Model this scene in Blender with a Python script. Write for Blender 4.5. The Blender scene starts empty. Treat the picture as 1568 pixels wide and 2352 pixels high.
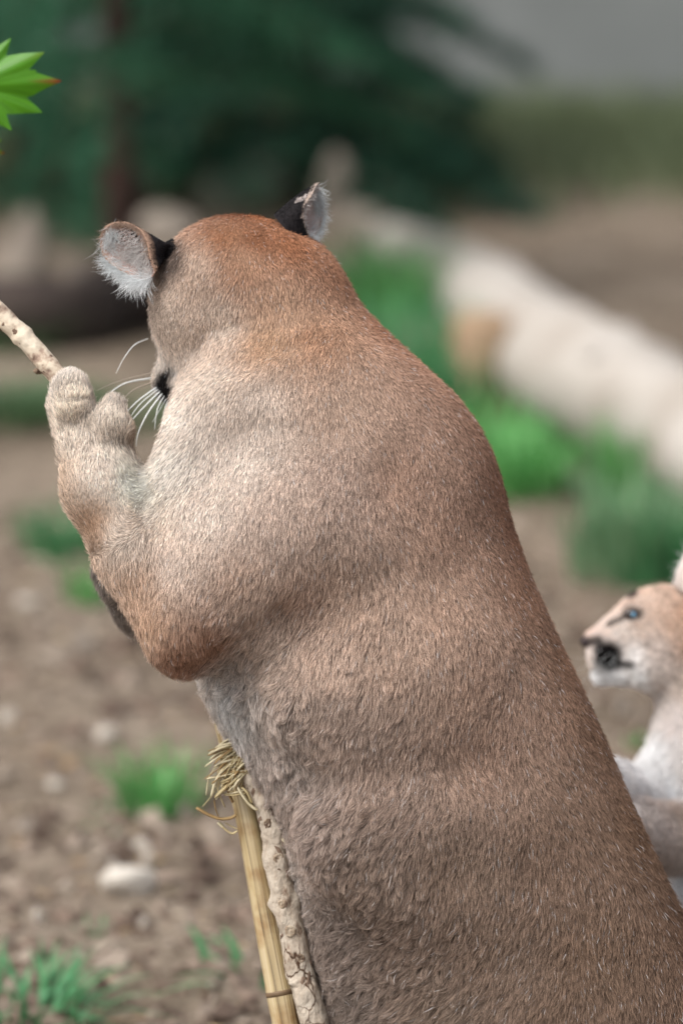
import bpy, bmesh, math, random
import numpy as np
from mathutils import Vector, Matrix, kdtree
R = math.radians
rng = np.random.default_rng(7)
random.seed(7)
scene = bpy.context.scene
COL = scene.collection

# ------------------------------------------------------------------ camera, sky, sun, exposure
CAM_H, PITCH, LENS, D0 = 2.0, R(12.3), 135.0, 5.0
cam_d = bpy.data.cameras.new('camera')
cam = bpy.data.objects.new('camera', cam_d); COL.objects.link(cam)
cam.location = (0, 0, CAM_H); cam.rotation_euler = (R(90) - PITCH, 0, 0)
cam_d.sensor_fit = 'VERTICAL'; cam_d.sensor_height = 36.0; cam_d.sensor_width = 24.0
cam_d.lens = LENS; cam_d.clip_start = 0.05; cam_d.clip_end = 2000
cam_d.dof.use_dof = True; cam_d.dof.focus_distance = 4.87; cam_d.dof.aperture_fstop = 1.8
scene.camera = cam

SUN_EL, SUN_AZ = R(56), R(-118)      # azimuth measured from +Y (view direction) towards +X
w = bpy.data.worlds.new('World'); scene.world = w; w.use_nodes = True
wn = w.node_tree; wn.nodes.clear()
sky = wn.nodes.new('ShaderNodeTexSky'); sky.sky_type = 'NISHITA'; sky.sun_disc = False
sky.sun_elevation = SUN_EL; sky.sun_rotation = SUN_AZ
sky.air_density = 1.0; sky.dust_density = 4.0; sky.ozone_density = 1.0
hs = wn.nodes.new('ShaderNodeHueSaturation'); hs.inputs['Saturation'].default_value = 0.32   # overcast: cloud-white sky
bg = wn.nodes.new('ShaderNodeBackground'); bg.inputs['Strength'].default_value = 0.15
wo = wn.nodes.new('ShaderNodeOutputWorld')
wn.links.new(sky.outputs[0], hs.inputs['Color']); wn.links.new(hs.outputs[0], bg.inputs[0]); wn.links.new(bg.outputs[0], wo.inputs[0])
sun_d = bpy.data.lights.new('sun', 'SUN'); sun_d.energy = 1.5; sun_d.angle = R(35); sun_d.color = (1.0, 0.985, 0.965)
sun = bpy.data.objects.new('sun', sun_d); COL.objects.link(sun)
sdir = Vector((math.sin(SUN_AZ) * math.cos(SUN_EL), math.cos(SUN_AZ) * math.cos(SUN_EL), math.sin(SUN_EL)))
sun.rotation_euler = sdir.to_track_quat('Z', 'Y').to_euler(); sun.location = sdir * 30

vs = scene.view_settings
vs.view_transform = 'Standard'; vs.look = 'None'; vs.gamma = 1.0; vs.exposure = 0.7
try: vs.use_curve_mapping = False
except Exception: pass
scene.cycles.max_bounces = 6; scene.cycles.diffuse_bounces = 3; scene.cycles.glossy_bounces = 2
scene.cycles.transparent_max_bounces = 6
try:
    scene.cycles_curves.shape = 'RIBBONS'; scene.cycles_curves.subdivisions = 2
except Exception: pass

# ------------------------------------------------------------------ pixel -> place helpers (photo measured 1568 x 2352)
S = (24.0 / LENS) * D0 / 1568.0                # metres per photo unit at 5 m
FWD = np.array([0, math.cos(PITCH), -math.sin(PITCH)]); UP = np.array([0, math.sin(PITCH), math.cos(PITCH)])
CAMP = np.array([0, 0, CAM_H], float)
def cs(px, py, dz=0.0):                         # camera-aligned metres; dz = units behind the 5 m plane
    d = D0 + dz * S
    return np.array([(px - 784) * S * d / D0, -(py - 1176) * S * d / D0, dz * S])
def to_world(v):
    v = np.asarray(v, float)
    return CAMP + v[..., 0:1] * np.array([1.0, 0, 0]) + v[..., 1:2] * UP + (v[..., 2:3] + D0) * FWD
def P(px, py, dz=0.0): return Vector(to_world(cs(px, py, dz)))
def Pd(px, py, d): return P(px, py, (d - D0) / S)
def Pg(px, py, z=0.0):                          # where the ray meets the ground
    v = np.array([(px - 784) * S / D0, -(py - 1176) * S / D0, 1.0])
    wv = v[0] * np.array([1.0, 0, 0]) + v[1] * UP + v[2] * FWD
    t = (z - CAM_H) / wv[2]
    return Vector(CAMP + wv * t), t

# ------------------------------------------------------------------ object helpers
def tag(o, label=None, cat=None, group=None, kind=None):
    if label: o['label'] = label
    if cat: o['category'] = cat
    if group: o['group'] = group
    if kind: o['kind'] = kind
    return o
def empty(name, loc):
    o = bpy.data.objects.new(name, None); COL.objects.link(o); o.location = loc; o.empty_display_size = .1
    return o
def wloc(o):
    v = Vector(o.location)
    if o.parent is not None: v += wloc(o.parent) + o.matrix_parent_inverse.to_translation()
    return v
def link(name, me, mat=None, parent=None):          # vertices are in world metres
    o = bpy.data.objects.new(name, me); COL.objects.link(o)
    if mat is not None and len(me.materials) == 0: me.materials.append(mat)
    if parent is not None:
        o.parent = parent; o.matrix_parent_inverse = Matrix.Translation(-wloc(parent))
    return o
def mesh(name, verts, faces, smooth=True):
    me = bpy.data.meshes.new(name)
    me.from_pydata([tuple(map(float, v)) for v in verts], [], [tuple(map(int, f)) for f in faces])
    if smooth: me.polygons.foreach_set('use_smooth', [True] * len(me.polygons))
    me.update(); return me
def tube(pts, rad, seg=12, cap=True, wob=None):
    """closed tube along points with a radius each"""
    pts = [np.array(p, float) for p in pts]; n = len(pts); V = []; F = []
    up = np.array([0.13, 0.9, 0.4]); u = None
    for i in range(n):
        t = pts[min(i + 1, n - 1)] - pts[max(i - 1, 0)]; t /= np.linalg.norm(t) + 1e-12
        if u is None:
            u = np.cross(t, up); u /= np.linalg.norm(u)
        else:
            u = u - t * np.dot(u, t); u /= np.linalg.norm(u)
        b = np.cross(t, u)
        for k in range(seg):
            a = 2 * math.pi * k / seg
            rr = rad[i] * (1 if wob is None else wob(i, k))
            V.append(pts[i] + (u * math.cos(a) + b * math.sin(a)) * rr)
    for i in range(n - 1):
        for k in range(seg):
            k2 = (k + 1) % seg
            F.append((i * seg + k, i * seg + k2, (i + 1) * seg + k2, (i + 1) * seg + k))
    if cap:
        F.append(tuple(range(seg))[::-1]); F.append(tuple((n - 1) * seg + k for k in range(seg)))
    return V, F
def spline(ctrl, n):
    c = np.array(ctrl, float); m = len(c)
    out = []
    for q in np.linspace(0, m - 1, n):
        i = min(int(q), m - 2); t = q - i
        p0, p1, p2, p3 = c[max(i - 1, 0)], c[i], c[i + 1], c[min(i + 2, m - 1)]
        out.append(.5 * (2 * p1 + (p2 - p0) * t + (2 * p0 - 5 * p1 + 4 * p2 - p3) * t * t + (3 * p1 - p0 - 3 * p2 + p3) * t ** 3))
    return np.array(out)

# ------------------------------------------------------------------ material helpers
def mat(name, rough=0.8, spec=0.3):
    m = bpy.data.materials.new(name); m.use_nodes = True
    nt = m.node_tree; b = nt.nodes['Principled BSDF']
    b.inputs['Roughness'].default_value = rough; b.inputs['Specular IOR Level'].default_value = spec
    return m, nt, b
def noise_ramp(nt, b, stops, scale=5, detail=6, rough=.6, stretch=None, bump=0, bscale=None, coord='Object', bdist=.01):
    tc = nt.nodes.new('ShaderNodeTexCoord'); out = tc.outputs[coord]
    if stretch:
        mp = nt.nodes.new('ShaderNodeMapping'); mp.inputs['Scale'].default_value = stretch
        nt.links.new(out, mp.inputs[0]); out = mp.outputs[0]
    n = nt.nodes.new('ShaderNodeTexNoise'); n.inputs['Scale'].default_value = scale
    n.inputs['Detail'].default_value = detail; n.inputs['Roughness'].default_value = rough
    nt.links.new(out, n.inputs['Vector'])
    cr = nt.nodes.new('ShaderNodeValToRGB'); el = cr.color_ramp.elements
    while len(el) < len(stops): el.new(.5)
    for e, (p, c) in zip(el, stops): e.position = p; e.color = (*c, 1)
    nt.links.new(n.outputs['Fac'], cr.inputs[0])
    if b is not None: nt.links.new(cr.outputs[0], b.inputs['Base Color'])
    if bump:
        n2 = nt.nodes.new('ShaderNodeTexNoise'); n2.inputs['Scale'].default_value = bscale or scale * 3; n2.inputs['Detail'].default_value = 6
        nt.links.new(out, n2.inputs['Vector'])
        bp = nt.nodes.new('ShaderNodeBump'); bp.inputs['Strength'].default_value = bump; bp.inputs['Distance'].default_value = bdist
        nt.links.new(n2.outputs['Fac'], bp.inputs['Height']); nt.links.new(bp.outputs[0], b.inputs['Normal'])
    return cr, out
def simple(name, stops, scale=5, rough=.8, spec=.3, **k):
    m, nt, b = mat(name, rough, spec); noise_ramp(nt, b, stops, scale, **k); return m


# ------------------------------------------------------------------ the ground: one sheet, bare earth with lumps
def hnoise(x, y, seed=0):
    r = np.random.default_rng(seed); o = np.zeros_like(x)
    for f, a in ((.35, .05), (.8, .03), (1.9, .016), (4.5, .011), (9, .008), (17, .006), (31, .004)):
        for _ in range(3):
            t = r.uniform(0, 6.28); o += a * np.sin((x * math.cos(t) + y * math.sin(t)) * f * 2 + r.uniform(0, 6.28)) / 1.7
    return o
def bank(x, y): return np.clip((y - 12) / 6, 0, 1) ** 1.5 * .12        # the earth rises towards the wall
def ground_z(x, y):
    near = np.exp(-((x - .25) ** 2 + (y - 5.1) ** 2) / .6)
    return hnoise(x, y, 3) * (1 - .6 * near) * .75 + bank(x, y)
xs = np.concatenate([-np.geomspace(400, 4.2, 24), np.linspace(-4, 4, 200), np.geomspace(4.2, 400, 24)])
ys = np.concatenate([-np.geomspace(300, 2.5, 14), np.linspace(-2, 4, 20)[1:], np.linspace(4.1, 10, 190), np.linspace(10.1, 21, 110), np.geomspace(21.4, 900, 24)])
GX, GY = np.meshgrid(xs, ys, indexing='ij')
GZ = ground_z(GX, GY)
far = (np.abs(GX) > 30) | (GY > 40) | (GY < -20)
GZ[far] = np.where(GY[far] > 18, .12, 0)
gv = np.stack([GX, GY, GZ], -1).reshape(-1, 3)
nx_, ny_ = len(xs), len(ys)
ii, jj = np.meshgrid(np.arange(nx_ - 1), np.arange(ny_ - 1), indexing='ij')
gq = np.stack([ii * ny_ + jj, (ii + 1) * ny_ + jj, (ii + 1) * ny_ + jj + 1, ii * ny_ + jj + 1], -1).reshape(-1, 4)
def fast_quads(name, V, Q):
    me = bpy.data.meshes.new(name); m = Q.shape[1]
    me.vertices.add(len(V)); me.vertices.foreach_set('co', np.asarray(V, np.float32).ravel())
    me.loops.add(Q.size); me.loops.foreach_set('vertex_index', Q.astype(np.int32).ravel())
    me.polygons.add(len(Q)); me.polygons.foreach_set('loop_start', np.arange(0, Q.size, m, dtype=np.int32))
    me.polygons.foreach_set('use_smooth', np.ones(len(Q), bool))
    me.update(calc_edges=True); me.validate(); return me
m_soil, nt, b = mat('bare_soil', .95, .15)
cr, oc = noise_ramp(nt, None, [(.25, (.085, .065, .047)), (.42, (.175, .139, .103)), (.55, (.235, .191, .146)), (.68, (.285, .238, .186)), (.85, (.38, .33, .275))], scale=2.2, detail=12, rough=.72)
n2 = nt.nodes.new('ShaderNodeTexNoise'); n2.inputs['Scale'].default_value = 26; n2.inputs['Detail'].default_value = 8; n2.inputs['Roughness'].default_value = .7
nt.links.new(oc, n2.inputs['Vector'])
c2 = nt.nodes.new('ShaderNodeValToRGB'); c2.color_ramp.elements[0].position = .3; c2.color_ramp.elements[0].color = (.45, .42, .40, 1); c2.color_ramp.elements[1].position = .72; c2.color_ramp.elements[1].color = (1.35, 1.32, 1.3, 1)
nt.links.new(n2.outputs['Fac'], c2.inputs[0])
mx = nt.nodes.new('ShaderNodeMix'); mx.data_type = 'RGBA'; mx.blend_type = 'MULTIPLY'; mx.inputs['Factor'].default_value = 1
nt.links.new(cr.outputs[0], mx.inputs['A']); nt.links.new(c2.outputs[0], mx.inputs['B']); nt.links.new(mx.outputs['Result'], b.inputs['Base Color'])
bp = nt.nodes.new('ShaderNodeBump'); bp.inputs['Strength'].default_value = .8; bp.inputs['Distance'].default_value = .02
nt.links.new(n2.outputs['Fac'], bp.inputs['Height']); nt.links.new(bp.outputs[0], b.inputs['Normal'])
ground = link('ground', fast_quads('ground', gv, gq), m_soil); tag(ground, 'bare brown earth floor of the enclosure', kind='structure')
def gz(x, y): return float(ground_z(np.array([x], float), np.array([y], float))[0])
def on_ground(px, py):
    p, t = Pg(px, py, 0)
    for _ in range(4): p, t = Pg(px, py, gz(p.x, p.y))
    return p, t

# ------------------------------------------------------------------ grass and leafy plants
def leaf_mat(name, c0, c1, rough=.5):
    m, nt, b = mat(name, rough, .35)
    oi = nt.nodes.new('ShaderNodeNewGeometry')
    cr = nt.nodes.new('ShaderNodeValToRGB'); cr.color_ramp.elements[0].color = (*c0, 1); cr.color_ramp.elements[1].color = (*c1, 1)
    nt.links.new(oi.outputs['Random Per Island'], cr.inputs[0]); nt.links.new(cr.outputs[0], b.inputs['Base Color'])
    tr = nt.nodes.new('ShaderNodeBsdfTranslucent'); nt.links.new(cr.outputs[0], tr.inputs[0])
    ms = nt.nodes.new('ShaderNodeMixShader'); ms.inputs[0].default_value = .3
    nt.links.new(b.outputs[0], ms.inputs[1]); nt.links.new(tr.outputs[0], ms.inputs[2])
    nt.links.new(ms.outputs[0], nt.nodes['Material Output'].inputs[0])
    return m
M_GRASS = [leaf_mat('grass_fresh', (.08, .28, .07), (.17, .46, .14)), leaf_mat('grass_blue', (.05, .19, .075), (.11, .32, .13)), leaf_mat('grass_pale', (.13, .26, .13), (.24, .36, .2)), leaf_mat('weed_dull', (.06, .12, .055), (.12, .2, .09))]
def blades(n, h, spread, wid, seed, droop=.5):
    r = np.random.default_rng(seed); V = []; F = []
    for _ in range(n):
        a = r.uniform(0, 6.28); rr = spread * .35 * math.sqrt(r.random())
        bx, by = rr * math.cos(a), rr * math.sin(a); a2 = a + r.normal() * .5
        L = h * r.uniform(.5, 1.1); lean = r.uniform(.1, 1.0) * droop * spread / max(h, .01) * 1.1
        wx, wy = -math.sin(a2), math.cos(a2); w0 = wid * r.uniform(.6, 1.2); o = len(V)
        for i, t in enumerate((0, .3, .6, .85, 1)):
            out = lean * L * t ** 1.7; z = L * (t - .38 * lean * t ** 2.6)
            ww = w0 * (1 - t ** 1.6) * .5 + .0002
            cx, cy = bx + math.cos(a2) * out, by + math.sin(a2) * out
            V += [(cx - wx * ww, cy - wy * ww, z), (cx + wx * ww, cy + wy * ww, z)]
            if i: F.append((o + 2 * i - 2, o + 2 * i - 1, o + 2 * i + 1, o + 2 * i))
    return V, F
tuft_meshes = {}
def tuft(px, py, h, spread, n, mi, label, group=None, seed=0, wid=.008):
    p, t = on_ground(px, py)
    Vv, Ff = blades(n, h, spread, wid, seed)
    me = mesh('grass_tuft', Vv, Ff); me.materials.append(M_GRASS[mi])
    o = bpy.data.objects.new('grass_tuft', me); COL.objects.link(o); o.location = (p.x, p.y, p.z - .01)
    tag(o, label, 'grass', group); return o
GL = 'grass growing along the pale log'
tuft(60, 2330, .10, .34, 90, 1, 'broad dark green grass clump on the bare soil before the pale flat stone', seed=1, wid=.012)
tuft(365, 1855, .15, .22, 110, 0, 'bright green grass tuft on bare soil left of the bamboo pole', seed=2)
tuft(300, 1880, .05, .2, 30, 1, 'low flat leaves spreading beside the bright green tuft', seed=21, wid=.014)
tuft(580, 2225, .075, .3, 16, 1, 'sparse broad blades growing behind the bamboo pole foot', seed=3, wid=.022)
tuft(155, 1265, .16, .3, 120, 1, 'blurred green tuft behind the raised forearm', seed=4, wid=.01)
tuft(200, 1385, .13, .14, 60, 0, 'narrow green tuft behind the dark second paw', seed=5)
tuft(215, 2135, .03, .08, 20, 1, 'tiny green sprout below the pale flat stone', seed=6)
tuft(1460, 1705, .03, .06, 14, 0, 'tiny sprout on the soil under the cub chin', seed=61, wid=.012)
for i, (px, py, h, s, n, mi, lb) in enumerate([
    (900, 740, .32, .5, 170, 0, 'thin grass tuft beside the far end of the pale log'),
    (850, 690, .3, .4, 120, 2, 'pale grass tuft near the leaning stones behind the head'),
    (950, 890, .32, .6, 240, 1, 'deep green grass clump beside the stump under the log'),
    (1020, 955, .26, .4, 170, 1, 'low dark grass clump in front of the stump'),
    (1150, 1060, .22, .5, 230, 0, 'bright grass clump in the hollow beside the log'),
    (1180, 1120, .2, .4, 170, 0, 'spreading grass in front of the hollow beside the log'),
    (1300, 1110, .06, .3, 40, 1, 'short dark grass under the log belly'),
    (1465, 1150, .26, .36, 210, 0, 'tall bright grass clump against the near end of the log'),
    (1440, 1310, .3, .4, 150, 2, 'pale drooping grass clump behind the cub head'),
    (1530, 1330, .26, .4, 200, 1, 'dense green grass clump right behind the cub ear'),
    (20, 960, .16, .5, 190, 3, 'green undergrowth left of the raised paw'),
    (100, 930, .1, .5, 160, 3, 'low undergrowth behind the stick'),
    (320, 960, .1, .5, 160, 3, 'low green undergrowth behind the whiskers'),
    (30, 810, .2, .4, 90, 3, 'green weeds by the boulder under the maple leaves')]):
    tuft(px, py, h, s, n, mi, lb, GL if i < 10 else 'weeds behind the raised paw', seed=30 + i, wid=.013)

# ------------------------------------------------------------------ stones
m_stone = simple('pale_stone', [(.3, (.28, .24, .2)), (.55, (.45, .40, .34)), (.8, (.6, .55, .48))], scale=6, rough=.85, bump=.5, bscale=30)
m_rock = simple('boulder_stone', [(.3, (.12, .10, .082)), (.55, (.25, .21, .172)), (.8, (.38, .33, .27))], scale=3, rough=.9, bump=.6, bscale=14)
def rock_mesh(name, sx, sy, sz, seed, sub=3, flat=0):
    bm = bmesh.new(); bmesh.ops.create_icosphere(bm, subdivisions=sub, radius=1)
    r = np.random.default_rng(seed); pl = r.normal(size=(12, 3)); pl /= np.linalg.norm(pl, axis=1)[:, None]; off = r.uniform(.6, .95, 12)
    for v in bm.verts:
        c = np.array(v.co)
        for k in range(12):                              # cut facets like broken stone
            e = c @ pl[k] - off[k]
            if e > 0: c = c - pl[k] * e * .85
        c = c * (1 + .05 * math.sin(c[0] * 7 + seed) * math.sin(c[1] * 6) + .03 * math.sin(c[2] * 13 + c[0] * 9))
        v.co = (c[0] * sx, c[1] * sy, c[2] * sz)
    me = bpy.data.meshes.new(name); bm.to_mesh(me); bm.free()
    me.polygons.foreach_set('use_smooth', [True] * len(me.polygons)); return me
def stone(name, px, py, wpx, hz, label, m, group=None, seed=0, depth=.7, sink=.35, cat='stone', rz=None):
    p, t = on_ground(px, py); wm = wpx * S * t / D0 / 2
    me = rock_mesh(name, wm, wm * depth, hz / 2 / (1 - sink * .5), seed, 3); me.materials.append(m)
    o = bpy.data.objects.new(name, me); COL.objects.link(o)
    o.location = (p.x, p.y, p.z + hz / 2 * (1 - sink)); o.rotation_euler.z = (seed * 1.3) % .5 - .25 if rz is None else rz
    tag(o, label, cat, group); return o
stone('stone', 295, 2056, 132, .06, 'pale flat broken stone lying on the bare soil', simple('chalky_stone', [(.3, (.42, .37, .31)), (.7, (.66, .61, .54))], scale=9, rough=.85, bump=.4, bscale=40), seed=4, depth=.6, rz=.1, sink=.15)
sg = 'small stones scattered on the soil'
for i, (px, py, wp, lb) in enumerate([(128, 1812, 52, 'rounded grey pebble left of the bright green tuft'), (245, 1700, 56, 'pale pebble above the bright green tuft'), (195, 1495, 60, 'grey pebble on soil below the dark second paw'),
        (325, 1950, 42, 'small pebble between the green tuft and the flat stone'), (20, 1660, 46, 'dull brown pebble farther back than the rounded grey pebble'), (70, 1925, 40, 'small pebble left of the flat stone'), (260, 2000, 26, 'very small pebble touching the far edge of the flat stone'),
        (340, 1985, 30, 'tiny pebble right of the flat stone'), (430, 1890, 40, 'pebble half sunk in soil near the straw knot'), (330, 2130, 26, 'tiny pebble behind the low sprout'), (515, 1610, 36, 'pebble beside the upper bamboo pole'), (1430, 1640, 40, 'brown pebble under the cub chin'), (60, 1390, 60, 'pale stone behind the elbow'), (90, 2120, 28, 'flat brown pebble between clump and flat stone')]):
    stone('pebble', px, py, wp, .022 + .01 * (i % 3), lb, m_stone if i % 3 != 2 else m_rock, sg, seed=40 + i, cat='pebble')
bgp = 'boulders under the conifer'
for i, (px, py, wp, hz, lb, dpt) in enumerate([(60, 690, 150, .34, 'beige boulder at the far left under the maple leaves', .8), (185, 720, 90, .22, 'small brown boulder beside the dark trunk', .8), (385, 555, 170, .14, 'broad beige boulder behind the round left ear', .8),
        (600, 470, 120, .34, 'upright pale boulder rising behind the head', .7), (770, 520, 90, .32, 'pale leaning stone behind the pointed right ear', .6), (830, 560, 110, .16, 'grey stone at the far tip of the log', .8), (500, 500, 120, .2, 'brown boulder between the ears', .8), (300, 470, 100, .25, 'grey boulder left of the trunk base', .8), (640, 300, 80, .2, 'distant pale stone among the conifer boughs', .8)]):
    stone('boulder', px, py, wp, hz, lb, m_rock, bgp, seed=70 + i, depth=dpt, cat='boulder')

# loose grit, clods and dry leaf litter on the soil (nobody could count it)
def scatter(name, label, m, n, size, seed, flat, yr=(4.9, 9.5)):
    r = np.random.default_rng(seed); V = []; F = []
    for _ in range(n):
        y = yr[0] + (yr[1] - yr[0]) * r.random() ** 1.5; x = r.uniform(-.12, .12) * y + r.normal() * .05
        s = size * r.lognormal(0, .5); z = gz_fast(x, y)
        q = r.normal(size=(6, 3)) * .25 + np.array([(1, 0, 0), (-1, 0, 0), (0, 1, 0), (0, -1, 0), (0, 0, 1), (0, 0, -1)])
        t = r.uniform(0, 6.28); c_, s_ = math.cos(t), math.sin(t)
        q = q * np.array([1.5 if flat else 1, .6 if flat else .8, .12 if flat else .6]); q = np.stack([q[:, 0] * c_ - q[:, 1] * s_, q[:, 0] * s_ + q[:, 1] * c_, q[:, 2]], 1)
        o = len(V); V += list(q * s + np.array([x, y, z + s * .15]))
        F += [(o + a, o + b2, o + c) for a, b2, c in ((0, 2, 4), (2, 1, 4), (1, 3, 4), (3, 0, 4), (2, 0, 5), (1, 2, 5), (3, 1, 5), (0, 3, 5))]
    o = link(name, mesh(name, V, F, False), m); tag(o, label, kind='stuff'); return o
_gh = {}
def gz_fast(x, y): return gz(x, y)
def island_mat(name, stops):
    m, nt, b = mat(name, .9, .15); g = nt.nodes.new('ShaderNodeNewGeometry'); cr = nt.nodes.new('ShaderNodeValToRGB'); el = cr.color_ramp.elements
    while len(el) < len(stops): el.new(.5)
    for e, (p, c) in zip(el, stops): e.position = p; e.color = (*c, 1)
    nt.links.new(g.outputs['Random Per Island'], cr.inputs[0]); nt.links.new(cr.outputs[0], b.inputs['Base Color']); return m
scatter('soil_clods', 'loose brown clods and grit on the soil', island_mat('clod', [(0, (.06, .04, .03)), (.5, (.18, .13, .1)), (1, (.29, .24, .19))]), 5200, .013, 5, False)
scatter('leaf_litter', 'dry straw bits and leaf litter on the soil', island_mat('litter', [(0, (.10, .06, .035)), (.4, (.26, .17, .09)), (.8, (.42, .32, .2)), (1, (.42, .36, .28))]), 900, .010, 6, True)

# ------------------------------------------------------------------ the pale log, the stump that props it, dark fallen limb
m_log = simple('weathered_log', [(.25, (.27, .23, .19)), (.5, (.375, .338, .298)), (.8, (.45, .41, .37))], scale=3, rough=.8, stretch=(1, 1, 1), bump=.4, bscale=12)
pA, _ = on_ground(860, 610); pB, _ = on_ground(1720, 1300)
logc = [Pg(px, py, rr_)[0] for px, py, rr_ in ((890, 555, .07), (1000, 605, .1), (1110, 685, .125), (1250, 808, .16), (1400, 900, .16), (1568, 985, .15), (1800, 1120, .14))]
lp = spline([tuple(q) for q in logc], 40)
lr = np.interp(np.linspace(0, 1, 40), [0, .17, .33, .5, .67, .83, 1], [.07, .105, .13, .165, .165, .155, .15])
rl = np.random.default_rng(4); wob = rl.normal(1, .03, (40, 18))
lv, lf = tube(lp, lr, 18, wob=lambda i, k: wob[i, k] * (1 + .05 * math.sin(i * .5 + k)))
lroot = empty('fallen_log', (lp[20][0], lp[20][1], gz(lp[20][0], lp[20][1])))
tag(lroot, 'long pale barkless log lying diagonally across the enclosure', 'log')
link('trunk', mesh('log_trunk', lv, lf), m_log, lroot)
for (i, ln_, ang) in ((27, .1, -1),):
    a = Vector(lp[i]); tv, tf = tube([a, a + Vector((.05 * ang, -.06, .1)), a + Vector((.09 * ang, -.1, .1 + ln_ * .4))], [.045, .035, .025], 9)
    link('branch_stub', mesh('branch_stub', tv, tf), m_log, lroot)
ps, _ = on_ground(1125, 945)
m_stump = simple('stump_wood', [(.3, (.16, .10, .06)), (.6, (.32, .22, .14)), (.8, (.42, .31, .2))], scale=6, rough=.9, bump=.5)
sv, sf = tube([ps + Vector((0, 0, -.05)), ps + Vector((0, 0, .02)), ps + Vector((.005, 0, .12)), ps + Vector((0, 0, .24)), ps + Vector((0, 0, .27))], [.15, .125, .11, .11, .1], 14, wob=lambda i, k: 1 + .08 * math.sin(k * 2.3 + i))
st = empty('stump', ps); link('wood', mesh('stump_wood', sv, sf), m_stump, st); tag(st, 'short brown stump propping the pale log among the grass', 'stump')
pq, _ = on_ground(60, 800); pr, _ = on_ground(420, 760)
m_dark = simple('dark_rotten_bark', [(.3, (.02, .015, .013)), (.6, (.05, .036, .03)), (.8, (.09, .07, .06))], scale=8, rough=.95, bump=.6)
dv, df = tube(spline([tuple(pq + Vector((-.5, .1, .08))), tuple(pq + Vector((.1, 0, .1))), tuple(pr + Vector((-.2, 0, .11))), tuple(pr + Vector((.25, .15, .07)))], 24), np.linspace(.13, .09, 24), 14, wob=lambda i, k: 1 + .07 * math.sin(k * 1.7 + i * .8))
dl = empty('dark_log', pq); link('trunk', mesh('dark_log', dv, df), m_dark, dl); tag(dl, 'dark rotten log lying behind the whiskers and stick', 'log')
pk, _ = on_ground(1560, 1165)
stone('boulder', 1575, 1175, 90, .2, 'brown stone at the grass edge above the cub ear', m_rock, seed=91, cat='boulder')

# ------------------------------------------------------------------ the enclosure wall and the grassy strip at its foot
m_conc = simple('concrete', [(.3, (.21, .22, .21)), (.55, (.29, .30, .29)), (.8, (.36, .37, .36))], scale=.9, rough=.9, detail=8, bump=.2, bscale=20)
wr = empty('enclosure_wall', (0, 17.0, .1)); tag(wr, 'grey concrete panel wall closing the enclosure behind the grass strip', 'wall')
for i in range(-5, 6):
    bm = bmesh.new(); bmesh.ops.create_cube(bm, size=1)
    for v in bm.verts: v.co = (v.co.x * 3.94 + i * 4.0, v.co.y * .15 + 17.0, v.co.z * 3.2 + 1.62)
    bmesh.ops.bevel(bm, geom=bm.edges[:], offset=.015, segments=1, affect='EDGES')
    me = bpy.data.meshes.new('panel'); bm.to_mesh(me); bm.free(); link('panel', me, m_conc, wr)
    bm = bmesh.new(); bmesh.ops.create_cube(bm, size=1)
    for v in bm.verts: v.co = (v.co.x * .16 + i * 4.0 + 2.0, v.co.y * .24 + 17.0, v.co.z * 3.3 + 1.65)
    me = bpy.data.meshes.new('post'); bm.to_mesh(me); bm.free(); link('post', me, m_conc, wr)
def strip_grass():
    r = np.random.default_rng(12); V = []; F = []
    for _ in range(16000):
        x = r.uniform(-3.2, 3.6); y = 14.0 + 2.9 * r.random() ** .55
        z = float(ground_z(np.array([x]), np.array([y]))[0]); h = r.uniform(.06, .24); a = r.uniform(0, 6.28); dx, dy = math.cos(a) * .012, math.sin(a) * .012
        lx, ly = r.normal(size=2) * h * .4; o = len(V)
        V += [(x - dx, y - dy, z - .01), (x + dx, y + dy, z - .01), (x + lx, y + ly, z + h)]; F.append((o, o + 1, o + 2))
    return V, F
sv_, sf_ = strip_grass()
tag(link('meadow_grass', mesh('meadow_grass', sv_, sf_), leaf_mat('dull_grass', (.14, .18, .09), (.26, .30, .17))), 'dull green grass strip along the wall foot', kind='stuff')

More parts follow.
